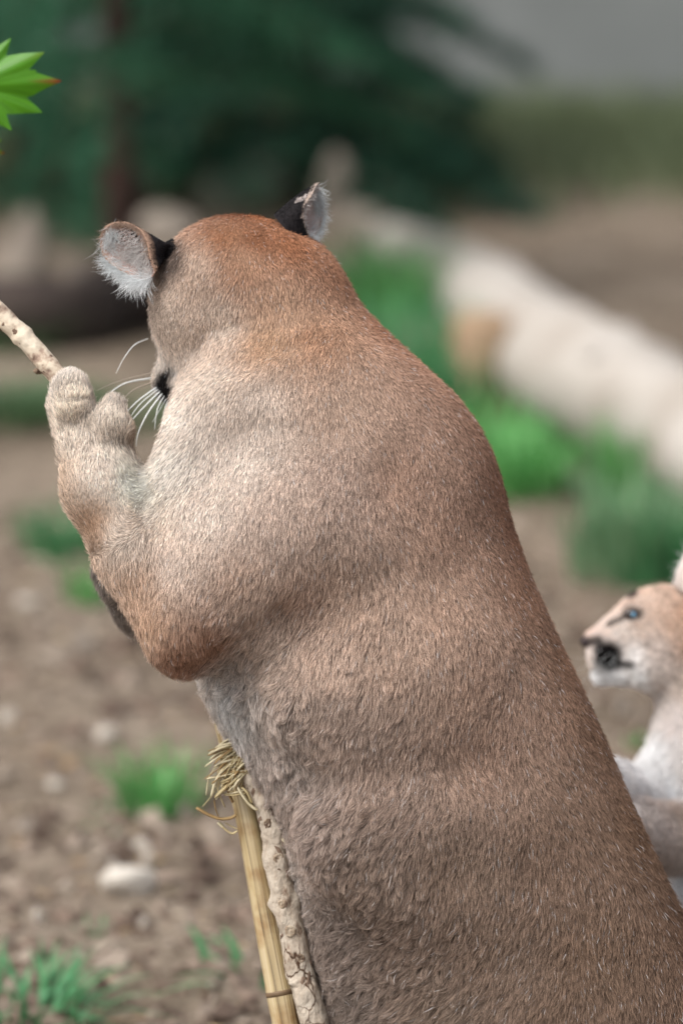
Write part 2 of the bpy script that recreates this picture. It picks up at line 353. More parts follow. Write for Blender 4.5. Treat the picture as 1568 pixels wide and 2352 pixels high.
# ------------------------------------------------------------------ conifers (left) and shrubs
m_bark = simple('conifer_bark', [(.3, (.03, .018, .014)), (.6, (.085, .05, .04)), (.8, (.14, .09, .07))], scale=14, rough=.95, stretch=(1, 1, .25), bump=.7, bscale=30)
M_NEED = [leaf_mat('needles_dark', (.012, .05, .032), (.03, .11, .06), .6), leaf_mat('needles_green', (.02, .085, .045), (.05, .17, .085), .6)]
def conifer(px, py, H, boughs, label, mi, seed, rbase=.07, zmin=.25, reach=1.3, ang=None):
    r = np.random.default_rng(seed); p, t = on_ground(px, py)
    root = empty('conifer', p); tag(root, label, 'conifer', 'conifers at the back of the enclosure')
    tr = [p + Vector((0, 0, -.05))] + [p + Vector((r.normal() * .02 * H * k / 6, r.normal() * .02, H * k / 6)) for k in range(1, 7)]
    TV, TF = tube(tr, [rbase * (1.15 - k / 6.3) for k in range(7)], 10)
    V = []; F = []
    for i in range(boughs):
        z = zmin + (H * .95 - zmin) * (i / boughs) ** 1.15; L = reach * (1 - z / H) * r.uniform(.7, 1.15) + .1
        a = i * 2.4 + r.normal() * .3 if ang is None else r.uniform(*ang)
        o0 = p + Vector((0, 0, z)); d = Vector((math.cos(a), math.sin(a), 0))
        bp_ = [o0 + d * L * q + Vector((0, 0, L * (.18 * q - .42 * q * q))) for q in (0, .33, .66, 1)]
        bv, bf = tube(bp_, [rbase * .22, rbase * .15, rbase * .1, .004], 5); o = len(TV); TV += bv; TF += [tuple(x + o for x in f) for f in bf]
        side = Vector((-d.y, d.x, 0)); ns = int(30 + 90 * L)
        for _ in range(ns):
            q = r.uniform(.12, 1); c = o0 + d * L * q + Vector((0, 0, L * (.18 * q - .42 * q * q)))
            sl = (.3 * L * (1.05 - q) + .08) * r.uniform(.4, 1); sd = r.choice((-1, 1))
            tip = c + side * sd * sl + d * sl * .6 + Vector((0, 0, -sl * r.uniform(.1, .55)))
            for k in range(9):                       # a sprig of needle blades
                f_ = (k + .5) / 9; m = c.lerp(tip, f_); nd = Vector(r.normal(size=3)) * .035; nd2 = (tip - c).normalized() * .04
                wv = Vector(r.normal(size=3)); wv = wv.normalized() * .007; b0 = len(V)
                V += [m - wv, m + wv, m + nd + nd2]; F.append((b0, b0 + 1, b0 + 2))
    link('trunk', mesh('conifer_trunk', TV, TF), m_bark, root)
    link('crown', mesh('conifer_crown', V, F), M_NEED[mi], root)
conifer(285, 760, 4.2, 40, 'dark conifer with a reddish trunk behind the round left ear', 1, 5, rbase=.05, zmin=.8, reach=1.3)
conifer(690, 455, 3.4, 90, 'broad dark conifer with boughs sweeping down behind the head', 0, 6, rbase=.06, zmin=.12, reach=.85)
conifer(60, 500, 3.6, 44, 'dense conifer at the edge behind the maple leaves', 1, 8, rbase=.05, zmin=.1, reach=.75)
conifer(420, 400, 3.8, 46, 'tall dark conifer standing deepest, close to the wall', 0, 9, rbase=.06, zmin=.5, reach=.9)

# ------------------------------------------------------------------ bodies: blended solids -> one continuous mesh
def smin(a, b, k):
    h = np.clip(.5 + .5 * (b - a) / k, 0, 1)
    return b * (1 - h) + a * h - k * h * (1 - h)
class Body:
    def __init__(s, lo, hi, h):
        s.lo = np.array(lo, float); s.h = h
        s.n = np.ceil((np.array(hi) - s.lo) / h).astype(int) + 1
        s.f = np.full(s.n, 9.0, np.float32)
        s.ax = [s.lo[i] + h * np.arange(s.n[i]) for i in range(3)]
    def region(s, lo, hi):
        i0 = np.clip(np.floor((lo - s.lo) / s.h).astype(int), 0, s.n - 1)
        i1 = np.clip(np.ceil((hi - s.lo) / s.h).astype(int) + 1, 1, s.n)
        sl = tuple(slice(a, b) for a, b in zip(i0, i1))
        g = np.meshgrid(*[s.ax[i][sl[i]].astype(np.float32) for i in range(3)], indexing='ij')
        return sl, np.stack(g, -1)
    def put(s, sl, d, k, cut=False):
        if d.size == 0: return
        if cut: s.f[sl] = -smin(-s.f[sl], d, k)
        else: s.f[sl] = smin(s.f[sl], d, k)
    def cone(s, a, ra, b, rb, k=30, cut=False):
        """tapered limb between two (px, py, dz) points, radii in photo units"""
        sa, sb = 1 + a[2] * S / D0, 1 + b[2] * S / D0
        A, B = cs(*a), cs(*b); ra, rb, k = ra * S * sa, rb * S * sb, k * S
        m = max(ra, rb) + 2 * k + .01
        sl, p = s.region(np.minimum(A, B) - m, np.maximum(A, B) + m)
        ab = (B - A).astype(np.float32); pa = p - A.astype(np.float32)
        t = np.clip((pa @ ab) / (ab @ ab + 1e-9), 0, 1)
        d = np.linalg.norm(pa - t[..., None] * ab, axis=-1) - (ra + (rb - ra) * t)
        s.put(sl, d, k, cut)
    def chain(s, pts, k=30):
        for a, b in zip(pts[:-1], pts[1:]): s.cone(a[:3], a[3], b[:3], b[3], k)
    def ell(s, c, r, k=30, rot=0.0, yaw=0.0, cut=False):
        """ellipsoid; rot turns it in the picture plane (degrees, clockwise as seen), yaw about the vertical"""
        sc = 1 + c[2] * S / D0; C = cs(*c); r = np.array(r, float) * S * sc; k = k * S
        m = r.max() + 2 * k + .01
        sl, p = s.region(C - m, C + m)
        q = p - C.astype(np.float32)
        a = R(rot); ca, sa = math.cos(a), math.sin(a)
        x = q[..., 0] * ca - q[..., 1] * sa; y = q[..., 0] * sa + q[..., 1] * ca; z = q[..., 2]
        b = R(yaw); cb, sb = math.cos(b), math.sin(b)
        x, z = x * cb + z * sb, -x * sb + z * cb
        k0 = np.sqrt((x / r[0]) ** 2 + (y / r[1]) ** 2 + (z / r[2]) ** 2) + 1e-6
        k1 = np.sqrt((x / r[0] ** 2) ** 2 + (y / r[1] ** 2) ** 2 + (z / r[2] ** 2) ** 2) + 1e-6
        s.put(sl, k0 * (k0 - 1) / k1, k, cut)
    def loft(s, st, k=40, theta=0.0):
        """trunk through stations (Lx, Ly, Rx, Ry, half_depth, dz): the outline left and right of each ring"""
        C, N, A, B = [], [], [], []
        for (lx, ly, rx, ry, b, dz) in st:
            l, r = cs(lx, ly, dz), cs(rx, ry, dz)
            C.append((l + r) / 2); v = r - l; A.append(np.linalg.norm(v) / 2); N.append(v / np.linalg.norm(v)); B.append(b * S)
        # resample
        C, N = spline(C, len(st) * 4), spline(N, len(st) * 4)
        A = spline(np.array(A)[:, None], len(st) * 4)[:, 0]; B = spline(np.array(B)[:, None], len(st) * 4)[:, 0]
        th = R(theta); A = np.sqrt(np.maximum(A ** 2 - (B * math.sin(th)) ** 2, 1e-4)) / math.cos(th)
        m = A.max() + .06
        lo, hi = np.min(C, 0) - m, np.max(C, 0) + m
        sl, p = s.region(lo, hi)
        best = np.full(p.shape[:3], 9.0, np.float32)
        Zc = np.array([0, 0, 1.0])
        for i in range(len(C) - 1):
            ab = (C[i + 1] - C[i]).astype(np.float32)
            mm = max(A[i], A[i + 1]) + .07
            l2, h2 = np.minimum(C[i], C[i + 1]) - mm, np.maximum(C[i], C[i + 1]) + mm
            j0 = [max(0, int((l2[d] - s.ax[d][sl[d].start]) / s.h)) for d in range(3)]
            j1 = [min(p.shape[d], int((h2[d] - s.ax[d][sl[d].start]) / s.h) + 2) for d in range(3)]
            ss = tuple(slice(a, b) for a, b in zip(j0, j1))
            pa = p[ss] - C[i].astype(np.float32)
            t = np.clip((pa @ ab) / (ab @ ab), 0, 1)
            q = pa - t[..., None] * ab
            n = N[i] / np.linalg.norm(N[i])
            n1 = n * math.cos(th) - Zc * math.sin(th); n2 = n * math.sin(th) + Zc * math.cos(th)
            n3 = np.cross(n, Zc)
            a = A[i] + (A[i + 1] - A[i]) * t; b = B[i] + (B[i + 1] - B[i]) * t
            x, z, y = q @ n1.astype(np.float32), q @ n2.astype(np.float32), q @ n3.astype(np.float32)
            e = 2.2
            k0 = (np.abs(x / a) ** e + np.abs(z / b) ** e + np.abs(y / b) ** e) ** (1 / e) + 1e-6
            k1 = np.sqrt((x / a ** 2) ** 2 + (z / b ** 2) ** 2 + (y / b ** 2) ** 2) + 1e-6
            d = k0 * (k0 - 1) / k1
            best[ss] = smin(best[ss], d, .012)
        s.put(sl, best, k * S)
    def surface(s):
        f = s.f; n = s.n
        sg = f < 0
        nx, ny, nz = n
        def c(i, j, k): return sg[i:nx - 1 + i, j:ny - 1 + j, k:nz - 1 + k]
        cnt = np.zeros((nx - 1, ny - 1, nz - 1), np.int8)
        for i in (0, 1):
            for j in (0, 1):
                for k in (0, 1): cnt += c(i, j, k)
        act = (cnt > 0) & (cnt < 8)
        idx = np.argwhere(act)
        ids = np.full(act.shape, -1, np.int32); ids[act] = np.arange(len(idx))
        cor = np.array([(i, j, k) for i in (0, 1) for j in (0, 1) for k in (0, 1)])
        fv = np.stack([f[idx[:, 0] + a, idx[:, 1] + b, idx[:, 2] + d] for a, b, d in cor], 1)
        acc = np.zeros((len(idx), 3)); num = np.zeros(len(idx))
        for a in range(8):
            for b in range(a + 1, 8):
                if np.abs(cor[a] - cor[b]).sum() != 1: continue
                x = (fv[:, a] < 0) != (fv[:, b] < 0)
                t = fv[x, a] / (fv[x, a] - fv[x, b])
                acc[x] += cor[a] + (cor[b] - cor[a]) * t[:, None]; num[x] += 1
        V = s.lo + (idx + acc / num[:, None]) * s.h
        Q = []
        for axis in range(3):
            o = [1 if d != axis else 0 for d in range(3)]
            sl0 = tuple(slice(o[d], n[d] - 1) for d in range(3))
            sl1 = tuple(slice(o[d] + (d == axis), n[d] - 1 + (d == axis)) for d in range(3))
            a0, a1 = sg[sl0], sg[sl1]
            e = np.argwhere(a0 != a1) + np.array(o)
            inside = sg[e[:, 0], e[:, 1], e[:, 2]]
            u, v = [(1, 2), (2, 0), (0, 1)][axis]
            du = np.zeros(3, int); du[u] = 1; dv = np.zeros(3, int); dv[v] = 1
            g = [e - du - dv, e - dv, e, e - du]
            q = np.stack([ids[x[:, 0], x[:, 1], x[:, 2]] for x in g], 1)
            q[~inside] = q[~inside][:, ::-1]
            Q.append(q)
        Q = np.concatenate(Q); Q = Q[(Q >= 0).all(1)]
        # light smoothing
        for _ in range(2):
            acc = np.zeros_like(V); num = np.zeros(len(V))
            for a in range(4):
                i, j = Q[:, a], Q[:, (a + 1) % 4]
                for d in range(3):
                    acc[:, d] += np.bincount(i, V[j, d], len(V)) + np.bincount(j, V[i, d], len(V))
                num += np.bincount(i, minlength=len(V)) + np.bincount(j, minlength=len(V))
            V = V * .5 + .5 * acc / np.maximum(num, 1)[:, None]
        return V, Q
def fast_mesh(name, V, Q, smooth=True):
    me = bpy.data.meshes.new(name); Q = np.asarray(Q); m = Q.shape[1]
    me.vertices.add(len(V)); me.vertices.foreach_set('co', np.asarray(V, np.float32).ravel())
    me.loops.add(Q.size); me.loops.foreach_set('vertex_index', Q.astype(np.int32).ravel())
    me.polygons.add(len(Q)); me.polygons.foreach_set('loop_start', np.arange(0, Q.size, m, dtype=np.int32))
    try: me.polygons.foreach_set('loop_total', np.full(len(Q), m, np.int32))
    except Exception: pass
    me.polygons.foreach_set('use_smooth', np.full(len(Q), smooth))
    me.update(calc_edges=True); me.validate(); return me
def set_col(me, rgb):
    a = me.color_attributes.new('col', 'FLOAT_COLOR', 'POINT')
    a.data.foreach_set('color', np.concatenate([rgb, np.ones((len(rgb), 1))], 1).astype(np.float32).ravel())
def vnormals(V, Q):
    fn = np.cross(V[Q[:, 2]] - V[Q[:, 0]], V[Q[:, -1]] - V[Q[:, 1]])
    n = np.zeros_like(V)
    for a in range(Q.shape[1]):
        for d in range(3): n[:, d] += np.bincount(Q[:, a], fn[:, d], len(V))
    return n / (np.linalg.norm(n, axis=1)[:, None] + 1e-12)
def units(p):                                    # camera-aligned metres -> authoring units (px, py, dz)
    d = D0 + p[:, 2]
    return np.stack([p[:, 0] / S * D0 / d + 784, -p[:, 1] / S * D0 / d + 1176, p[:, 2] / S], 1)
def idw(u, ctrl, vals, power=3.0, zw=1.0):
    ctrl = np.array(ctrl, float); vals = np.array(vals, float); out = np.empty((len(u), vals.shape[1]))
    wz = np.array([1, 1, zw])
    for i in range(0, len(u), 60000):
        d = np.linalg.norm((u[i:i + 60000, None, :] - ctrl[None]) * wz, axis=2) + 6.0
        wt = d ** -power
        out[i:i + 60000] = (wt @ vals) / wt.sum(1)[:, None]
    return out
def wavy(u, f, seed):
    r = np.random.default_rng(seed); o = np.zeros(len(u))
    for k in range(5):
        v = r.normal(size=3); v /= np.linalg.norm(v)
        o += np.sin((u @ v) * f * (0.6 + .35 * k) + r.uniform(0, 6.28)) / (1 + .3 * k)
    return o / 2.6
def srgb(c):
    c = np.asarray(c, float) / 255.0
    return np.where(c <= .04045, c / 12.92, ((c + .055) / 1.055) ** 2.4)

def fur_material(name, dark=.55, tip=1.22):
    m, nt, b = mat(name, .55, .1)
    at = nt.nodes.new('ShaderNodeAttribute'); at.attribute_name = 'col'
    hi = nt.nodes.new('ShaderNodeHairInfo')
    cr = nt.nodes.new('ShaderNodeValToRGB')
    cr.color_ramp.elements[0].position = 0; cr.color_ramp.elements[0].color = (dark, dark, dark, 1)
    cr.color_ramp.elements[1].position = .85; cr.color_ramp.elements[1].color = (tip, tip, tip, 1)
    nt.links.new(hi.outputs['Intercept'], cr.inputs[0])
    mx = nt.nodes.new('ShaderNodeMix'); mx.data_type = 'RGBA'; mx.blend_type = 'MULTIPLY'; mx.inputs['Factor'].default_value = 1
    nt.links.new(at.outputs['Color'], mx.inputs['A']); nt.links.new(cr.outputs[0], mx.inputs['B'])
    nt.links.new(mx.outputs['Result'], b.inputs['Base Color'])
    return m
def skin_material(name):
    m, nt, b = mat(name, .85, .1)
    at = nt.nodes.new('ShaderNodeAttribute'); at.attribute_name = 'col'
    nt.links.new(at.outputs['Color'], b.inputs['Base Color'])
    return m
VIEW = lambda p: -(p + np.array([0, 0, D0])) / np.linalg.norm(p + np.array([0, 0, D0]), axis=1)[:, None]
def sample(V, Q, count, dens, seed, extra=None):
    """points spread over the surface, more where dens is high"""
    r = np.random.default_rng(seed)
    T = np.concatenate([Q[:, [0, 1, 2]], Q[:, [0, 2, 3]]]) if Q.shape[1] == 4 else Q
    N = vnormals(V, Q)
    ar = .5 * np.linalg.norm(np.cross(V[T[:, 1]] - V[T[:, 0]], V[T[:, 2]] - V[T[:, 0]]), axis=1)
    cen, cn = V[T].mean(1), N[T].mean(1)
    wt = ar * dens(cen, cn); cdf = np.cumsum(wt); cdf /= cdf[-1]
    t = np.minimum(np.searchsorted(cdf, r.random(count)), len(T) - 1)
    a, b = r.random(count), r.random(count); sw = a + b > 1; a[sw], b[sw] = 1 - a[sw], 1 - b[sw]
    tr = T[t]
    p = V[tr[:, 0]] * (1 - a - b)[:, None] + V[tr[:, 1]] * a[:, None] + V[tr[:, 2]] * b[:, None]
    n = N[tr[:, 0]] * (1 - a - b)[:, None] + N[tr[:, 1]] * a[:, None] + N[tr[:, 2]] * b[:, None]
    n = n / (np.linalg.norm(n, axis=1)[:, None] + 1e-9)
    if extra is None: return p, n
    return p, n, [e[tr[:, 0]] * (1 - a - b)[:, None] + e[tr[:, 1]] * a[:, None] + e[tr[:, 2]] * b[:, None] for e in extra]
def strands(name, parent, m, p, n, d, L, col, rad, lift=.35, jit=.18, clump=.0, csize=.008, seed=3, npt=5, curl=.0, droop=None):
    """hair curves; p roots, n normals, d flow directions (camera-aligned), L lengths in metres"""
    r = np.random.default_rng(seed); k = len(p)
    d = d + r.normal(size=(k, 3)) * (np.asarray(jit) * np.ones(k))[:, None]
    t = d - n * (d * n).sum(1)[:, None]; t /= np.linalg.norm(t, axis=1)[:, None] + 1e-9
    lf = np.asarray(lift) * (1 + .5 * r.normal(size=k)).clip(.3, 2)
    stray = r.random(k) < .10; lf = np.where(stray, lf + r.uniform(.2, .7, k), lf)      # stray hairs stand off the coat
    cl, sl = np.cos(lf), np.sin(lf)
    L = L * r.uniform(.65, 1.2, k)
    us = np.linspace(0, 1, npt)
    bend = .35 * sl
    pts = np.empty((k, npt, 3))
    bn = np.cross(n, t)
    cur = r.normal(size=k) * curl
    for i, u in enumerate(us):
        pts[:, i] = p - n * .001 + L[:, None] * (t * (cl * u)[:, None] + n * (sl * u - bend * u * u)[:, None] + bn * (cur * u * u)[:, None])
    if np.max(clump) > 0:
        ns = max(8, int(k * .02)); ix = r.choice(k, ns, replace=False)
        kd = kdtree.KDTree(ns)
        for j, q in enumerate(ix): kd.insert(p[q] + r.normal(size=3) * .0005, j)
        kd.balance()
        near = np.fromiter((kd.find(q)[1] for q in p), int, k)
        s = ix[near]
        dist = np.linalg.norm(p - p[s], axis=1)
        wgt = clump * np.clip(1.3 - dist / csize, 0, 1)
        for i, u in enumerate(us):
            tgt = pts[s, i]
            pts[:, i] += (tgt - pts[:, i]) * (wgt * u ** 1.5)[:, None] * (np.linalg.norm(tgt - pts[:, i], axis=1) < csize * 2.5)[:, None]
    if droop is not None:
        for i, u in enumerate(us): pts[:, i] += droop * (L * u * u)[:, None]
    hc = bpy.data.hair_curves.new(name)
    hc.add_curves([npt] * k)
    hc.points.foreach_set('position', to_world(pts.reshape(-1, 3)).astype(np.float32).ravel())
    rr = (np.asarray(rad) * np.ones(k))[:, None] * np.array([.8, 1, .95, .7, .2])[None] if npt == 5 else (np.asarray(rad) * np.ones(k))[:, None] * np.linspace(1, .25, npt)[None]
    at = hc.attributes.get('radius') or hc.attributes.new('radius', 'FLOAT', 'POINT')
    at.data.foreach_set('value', rr.astype(np.float32).ravel())
    ca = hc.attributes.new('col', 'FLOAT_COLOR', 'CURVE')
    ca.data.foreach_set('color', np.concatenate([np.clip(col, 0, 1), np.ones((k, 1))], 1).astype(np.float32).ravel())
    hc.materials.append(m)
    return link(name, hc, None, parent)

# ------------------------------------------------------------------ the adult puma
QUICK = False
M_FUR = fur_material('coat_fur'); M_SKIN = skin_material('coat_skin')
base = P(1150, 2690, 0); base.z = 0
puma = empty('puma', base)
tag(puma, 'large tan puma sitting upright with its back turned, gripping a stick in its paw', 'puma')

B = Body(cs(60, 2900, -420) - .02, cs(1950, 430, 420) + np.array([.05, .05, .02]), .0055)
# trunk: outline left / right, half thickness, depth
B.loft([(500, 800, 800, 690, 165, -10),
        (440, 900, 868, 800, 190, -10),
        (385, 1045, 1010, 950, 225, -5),
        (390, 1190, 1125, 1100, 255, 0),
        (410, 1340, 1172, 1265, 270, 0),
        (450, 1480, 1222, 1400, 275, 0),
        (530, 1630, 1290, 1555, 275, 0),
        (618, 1790, 1365, 1715, 270, 0),
        (682, 1990, 1452, 1920, 270, 0),
        (735, 2190, 1542, 2120, 275, 0),
        (785, 2390, 1640, 2320, 285, 10),
        (900, 2560, 1690, 2520, 270, 20),
        (1050, 2640, 1650, 2640, 230, 20)], theta=16)
# skull, cheek, muzzle (turned away, down to the left)
B.ell((566, 655, -5), (200, 158, 185), k=70, rot=14)
B.ell((445, 715, 20), (100, 118, 120), k=60)
B.ell((655, 700, 40), (108, 140, 130), k=60)
B.cone((450, 770, 60), 82, (408, 855, 105), 46, k=40)
B.ell((394, 874, 85), (40, 48, 54), k=20)
# shoulder blades and upper arm
B.ell((800, 1075, -185), (215, 265, 95), k=110, rot=-28)
B.ell((960, 1060, -120), (120, 190, 110), k=90, rot=-30)
B.ell((640, 960, -150), (190, 150, 90), k=110, rot=-20)
B.ell((462, 1040, -130), (98, 175, 100), k=60, rot=18)
B.ell((440, 1150, -150), (100, 120, 90), k=60)
B.cone((720, 1200, -190), 175, (450, 1420, -195), 110, k=90)
B.ell((560, 1260, -215), (200, 170, 110), k=80, rot=-35)
B.cone((470, 1400, -190), 112, (415, 1490, -180), 52, k=50)
# left forearm and paw round the stick
B.chain([(420, 1440, -165, 92), (318, 1262, -150, 98), (240, 1120, -125, 93), (218, 1050, -105, 76)], k=35)
B.ell((205, 1010, -95), (68, 70, 62), k=35)
B.chain([(172, 985, -105, 40), (170, 935, -125, 42), (163, 893, -110, 34), (158, 880, -60, 28)], k=14)
B.chain([(160, 990, -60, 36), (150, 935, -70, 36), (146, 895, -62, 30)], k=14)
B.chain([(190, 985, -30, 34), (180, 930, -25, 34), (176, 892, -40, 28)], k=14)
B.chain([(232, 1040, -130, 44), (252, 985, -140, 42), (258, 945, -125, 32)], k=16)
B.chain([(255, 1020, -95, 40), (268, 1000, -95, 34), (274, 1035, -70, 26)], k=16)
# right foreleg behind the left one, its dark paw just showing
B.chain([(560, 1150, 200, 130), (420, 1390, 190, 82), (330, 1390, 80, 58), (272, 1330, 10, 44)], k=40)
B.ell((262, 1322, 0), (34, 56, 44), k=20, rot=-25)
# creases and folds
B.ell((880, 1560, -215), (230, 150, 80), k=110, rot=-15)
B.ell((980, 1960, -215), (280, 150, 80), k=110, rot=10)
# haunches, hind legs, tail
B.ell((1270, 2440, -170), (270, 250, 150), k=80)
B.ell((1270, 2440, 190), (250, 240, 130), k=80)
for z in (-210, 230):
    B.chain([(1120, 2500, z, 150), (920, 2560, z, 95), (1010, 2655, z, 62), (860, 2690, z - 10, 46), (800, 2697, z - 15, 40)], k=40)
B.chain([(1600, 2610, 20, 75), (1720, 2670, 60, 52), (1840, 2695, 160, 42), (1900, 2690, 260, 40)], k=40)
V, Q = B.surface()
def dent(V, Q, folds):
    """press folds into (amp < 0) or raise ridges on the flank: polyline, width, amount in photo units"""
    U = units(V); N = vnormals(V, Q); f = np.clip((N * VIEW(V)).sum(1) * 2, 0, 1); out = V.copy()
    for pts, wd, amp in folds:
        pts = np.array(pts, float); best = np.full(len(U), 1e9)
        for p0, p1 in zip(pts[:-1], pts[1:]):
            ab = p1 - p0; t = np.clip(((U[:, :2] - p0) @ ab) / (ab @ ab), 0, 1)
            best = np.minimum(best, np.linalg.norm(U[:, :2] - p0 - t[:, None] * ab, axis=1))
        out += N * (amp * S * np.exp(-(best / wd) ** 2) * f)[:, None]
    return out
V = dent(V, Q, [
    ([(690, 790), (620, 806), (540, 850)], 22, -8), ([(455, 800), (480, 765), (540, 745)], 20, -8), ([(400, 700), (440, 760)], 40, 5), ([(660, 850), (560, 880), (470, 905)], 36, 5),
    ([(520, 1000), (600, 975), (660, 985)], 26, -3), ([(520, 960), (610, 940)], 30, 3),
    ([(326, 1170), (348, 1128)], 12, -11), ([(300, 1110), (336, 1168), (350, 1230)], 26, -6),
    ([(476, 1540), (560, 1475), (650, 1405)], 30, -16), ([(700, 1290), (820, 1180), (900, 1090)], 70, -7), ([(660, 1180), (800, 1050)], 80, 6),
    ([(960, 1330), (1080, 1240), (1120, 1150)], 65, -5), ([(900, 1000), (1040, 1120)], 60, 5),
    ([(740, 1810), (900, 1790), (1120, 1760)], 60, -11), ([(760, 1920), (950, 1900), (1200, 1870)], 80, 6), ([(650, 1600), (860, 1560), (1060, 1520)], 100, 8),
    ([(560, 1560), (580, 1640), (620, 1720)], 22, -10), ([(640, 1560), (660, 1680)], 26, 7), ([(130, 930), (220, 920)], 7, -7), ([(206, 985), (214, 1030)], 9, -8)])
U = units(V)
NV = vnormals(V, Q)

# coat colours: spots of the coat given in place, blended between (sRGB hair colour, lower flank with some shade mixed in)
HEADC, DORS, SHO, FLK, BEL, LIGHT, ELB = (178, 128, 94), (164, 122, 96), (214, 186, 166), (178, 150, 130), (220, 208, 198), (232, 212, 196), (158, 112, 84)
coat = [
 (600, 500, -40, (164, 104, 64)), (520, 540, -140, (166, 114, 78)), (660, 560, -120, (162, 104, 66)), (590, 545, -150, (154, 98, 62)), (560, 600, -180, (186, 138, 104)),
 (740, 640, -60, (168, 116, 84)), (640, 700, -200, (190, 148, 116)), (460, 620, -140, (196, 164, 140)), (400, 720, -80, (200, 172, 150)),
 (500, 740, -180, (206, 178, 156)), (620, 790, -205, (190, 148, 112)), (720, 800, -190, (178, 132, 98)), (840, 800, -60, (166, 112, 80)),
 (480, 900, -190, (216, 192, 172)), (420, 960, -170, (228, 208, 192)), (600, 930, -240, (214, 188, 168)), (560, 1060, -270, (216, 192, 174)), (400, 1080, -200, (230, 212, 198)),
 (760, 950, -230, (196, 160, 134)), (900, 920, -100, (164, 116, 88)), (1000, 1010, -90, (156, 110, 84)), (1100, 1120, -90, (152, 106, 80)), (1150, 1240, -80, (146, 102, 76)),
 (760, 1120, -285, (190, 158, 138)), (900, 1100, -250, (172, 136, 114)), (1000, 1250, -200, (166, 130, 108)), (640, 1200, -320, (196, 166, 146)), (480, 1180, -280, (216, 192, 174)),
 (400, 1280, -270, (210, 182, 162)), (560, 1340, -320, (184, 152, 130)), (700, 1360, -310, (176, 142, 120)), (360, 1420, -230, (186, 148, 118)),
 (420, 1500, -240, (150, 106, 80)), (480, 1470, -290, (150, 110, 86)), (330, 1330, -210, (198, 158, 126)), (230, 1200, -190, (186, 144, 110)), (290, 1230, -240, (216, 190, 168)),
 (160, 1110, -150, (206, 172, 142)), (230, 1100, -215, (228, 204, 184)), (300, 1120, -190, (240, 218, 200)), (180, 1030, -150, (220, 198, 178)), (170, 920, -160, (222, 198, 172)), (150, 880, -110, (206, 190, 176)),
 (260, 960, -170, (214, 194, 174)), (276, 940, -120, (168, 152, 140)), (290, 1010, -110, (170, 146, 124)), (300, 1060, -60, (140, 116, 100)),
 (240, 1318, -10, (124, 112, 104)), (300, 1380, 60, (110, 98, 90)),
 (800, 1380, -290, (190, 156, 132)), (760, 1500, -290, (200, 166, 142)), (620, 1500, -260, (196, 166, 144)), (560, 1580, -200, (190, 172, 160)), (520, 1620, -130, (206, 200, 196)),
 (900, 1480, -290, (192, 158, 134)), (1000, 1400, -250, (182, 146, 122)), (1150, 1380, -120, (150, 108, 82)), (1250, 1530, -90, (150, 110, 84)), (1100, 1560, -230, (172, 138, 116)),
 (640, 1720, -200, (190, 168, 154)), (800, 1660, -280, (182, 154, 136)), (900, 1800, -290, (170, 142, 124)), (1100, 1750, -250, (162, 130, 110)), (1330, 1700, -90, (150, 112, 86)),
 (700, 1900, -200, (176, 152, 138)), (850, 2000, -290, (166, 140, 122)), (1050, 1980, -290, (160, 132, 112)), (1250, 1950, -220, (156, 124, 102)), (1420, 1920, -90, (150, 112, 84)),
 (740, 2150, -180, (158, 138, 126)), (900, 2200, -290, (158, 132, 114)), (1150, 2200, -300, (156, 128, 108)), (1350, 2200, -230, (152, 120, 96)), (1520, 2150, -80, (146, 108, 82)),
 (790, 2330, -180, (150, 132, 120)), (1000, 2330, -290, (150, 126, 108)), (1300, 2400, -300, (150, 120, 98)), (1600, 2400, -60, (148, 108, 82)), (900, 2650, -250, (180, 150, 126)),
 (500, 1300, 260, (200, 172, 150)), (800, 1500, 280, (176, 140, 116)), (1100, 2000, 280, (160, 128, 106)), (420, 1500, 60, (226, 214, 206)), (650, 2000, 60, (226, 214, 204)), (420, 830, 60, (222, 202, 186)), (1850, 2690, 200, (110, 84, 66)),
]
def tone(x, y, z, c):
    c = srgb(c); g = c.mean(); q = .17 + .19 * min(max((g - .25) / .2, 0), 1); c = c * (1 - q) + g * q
    low = min(max((y - 1450) / 700, 0), 1); dors = min(max((z + 150) / 80, 0), 1) * (x > 700) * (z < 0)  # low: greyer-brown hind coat plus light falloff painted into the hair; dors: darker back
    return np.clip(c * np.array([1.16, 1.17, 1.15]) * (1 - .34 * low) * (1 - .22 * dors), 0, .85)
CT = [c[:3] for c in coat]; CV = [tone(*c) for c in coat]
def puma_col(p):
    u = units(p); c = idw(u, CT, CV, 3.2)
    # black patch beside the nose, white lip, dark paw hair
    d = np.linalg.norm((u - np.array([386, 880, 75])) / np.array([27, 38, 110]), axis=1)
    d = np.hypot((u[:, 0] - 386) / 27, (u[:, 1] - 880) / 36); d2 = np.hypot((u[:, 0] - 399) / 11, (u[:, 1] - 866) / 15)
    a = (np.clip((1.25 - d) * 3, 0, 1) * (u[:, 2] > -20) * np.clip((d2 - .7) * 3, 0, 1))[:, None]; c = c * (1 - a) + srgb((20, 17, 17)) * a
    d = np.linalg.norm((u - np.array([412, 846, 50])) / np.array([16, 22, 80]), axis=1)
    a = np.clip(1.25 - d, 0, 1)[:, None]; c = c * (1 - a) + srgb((205, 200, 196)) * a
    for (q, s) in (((385, 580, -110), (42, 62, 70)), ((668, 500, -20), (40, 34, 60))):
        d = np.linalg.norm((u - np.array(q)) / np.array(s), axis=1)
        a = np.clip(1.4 - d, 0, .8)[:, None]; c = c * (1 - a) + srgb((44, 38, 38)) * a
    return c
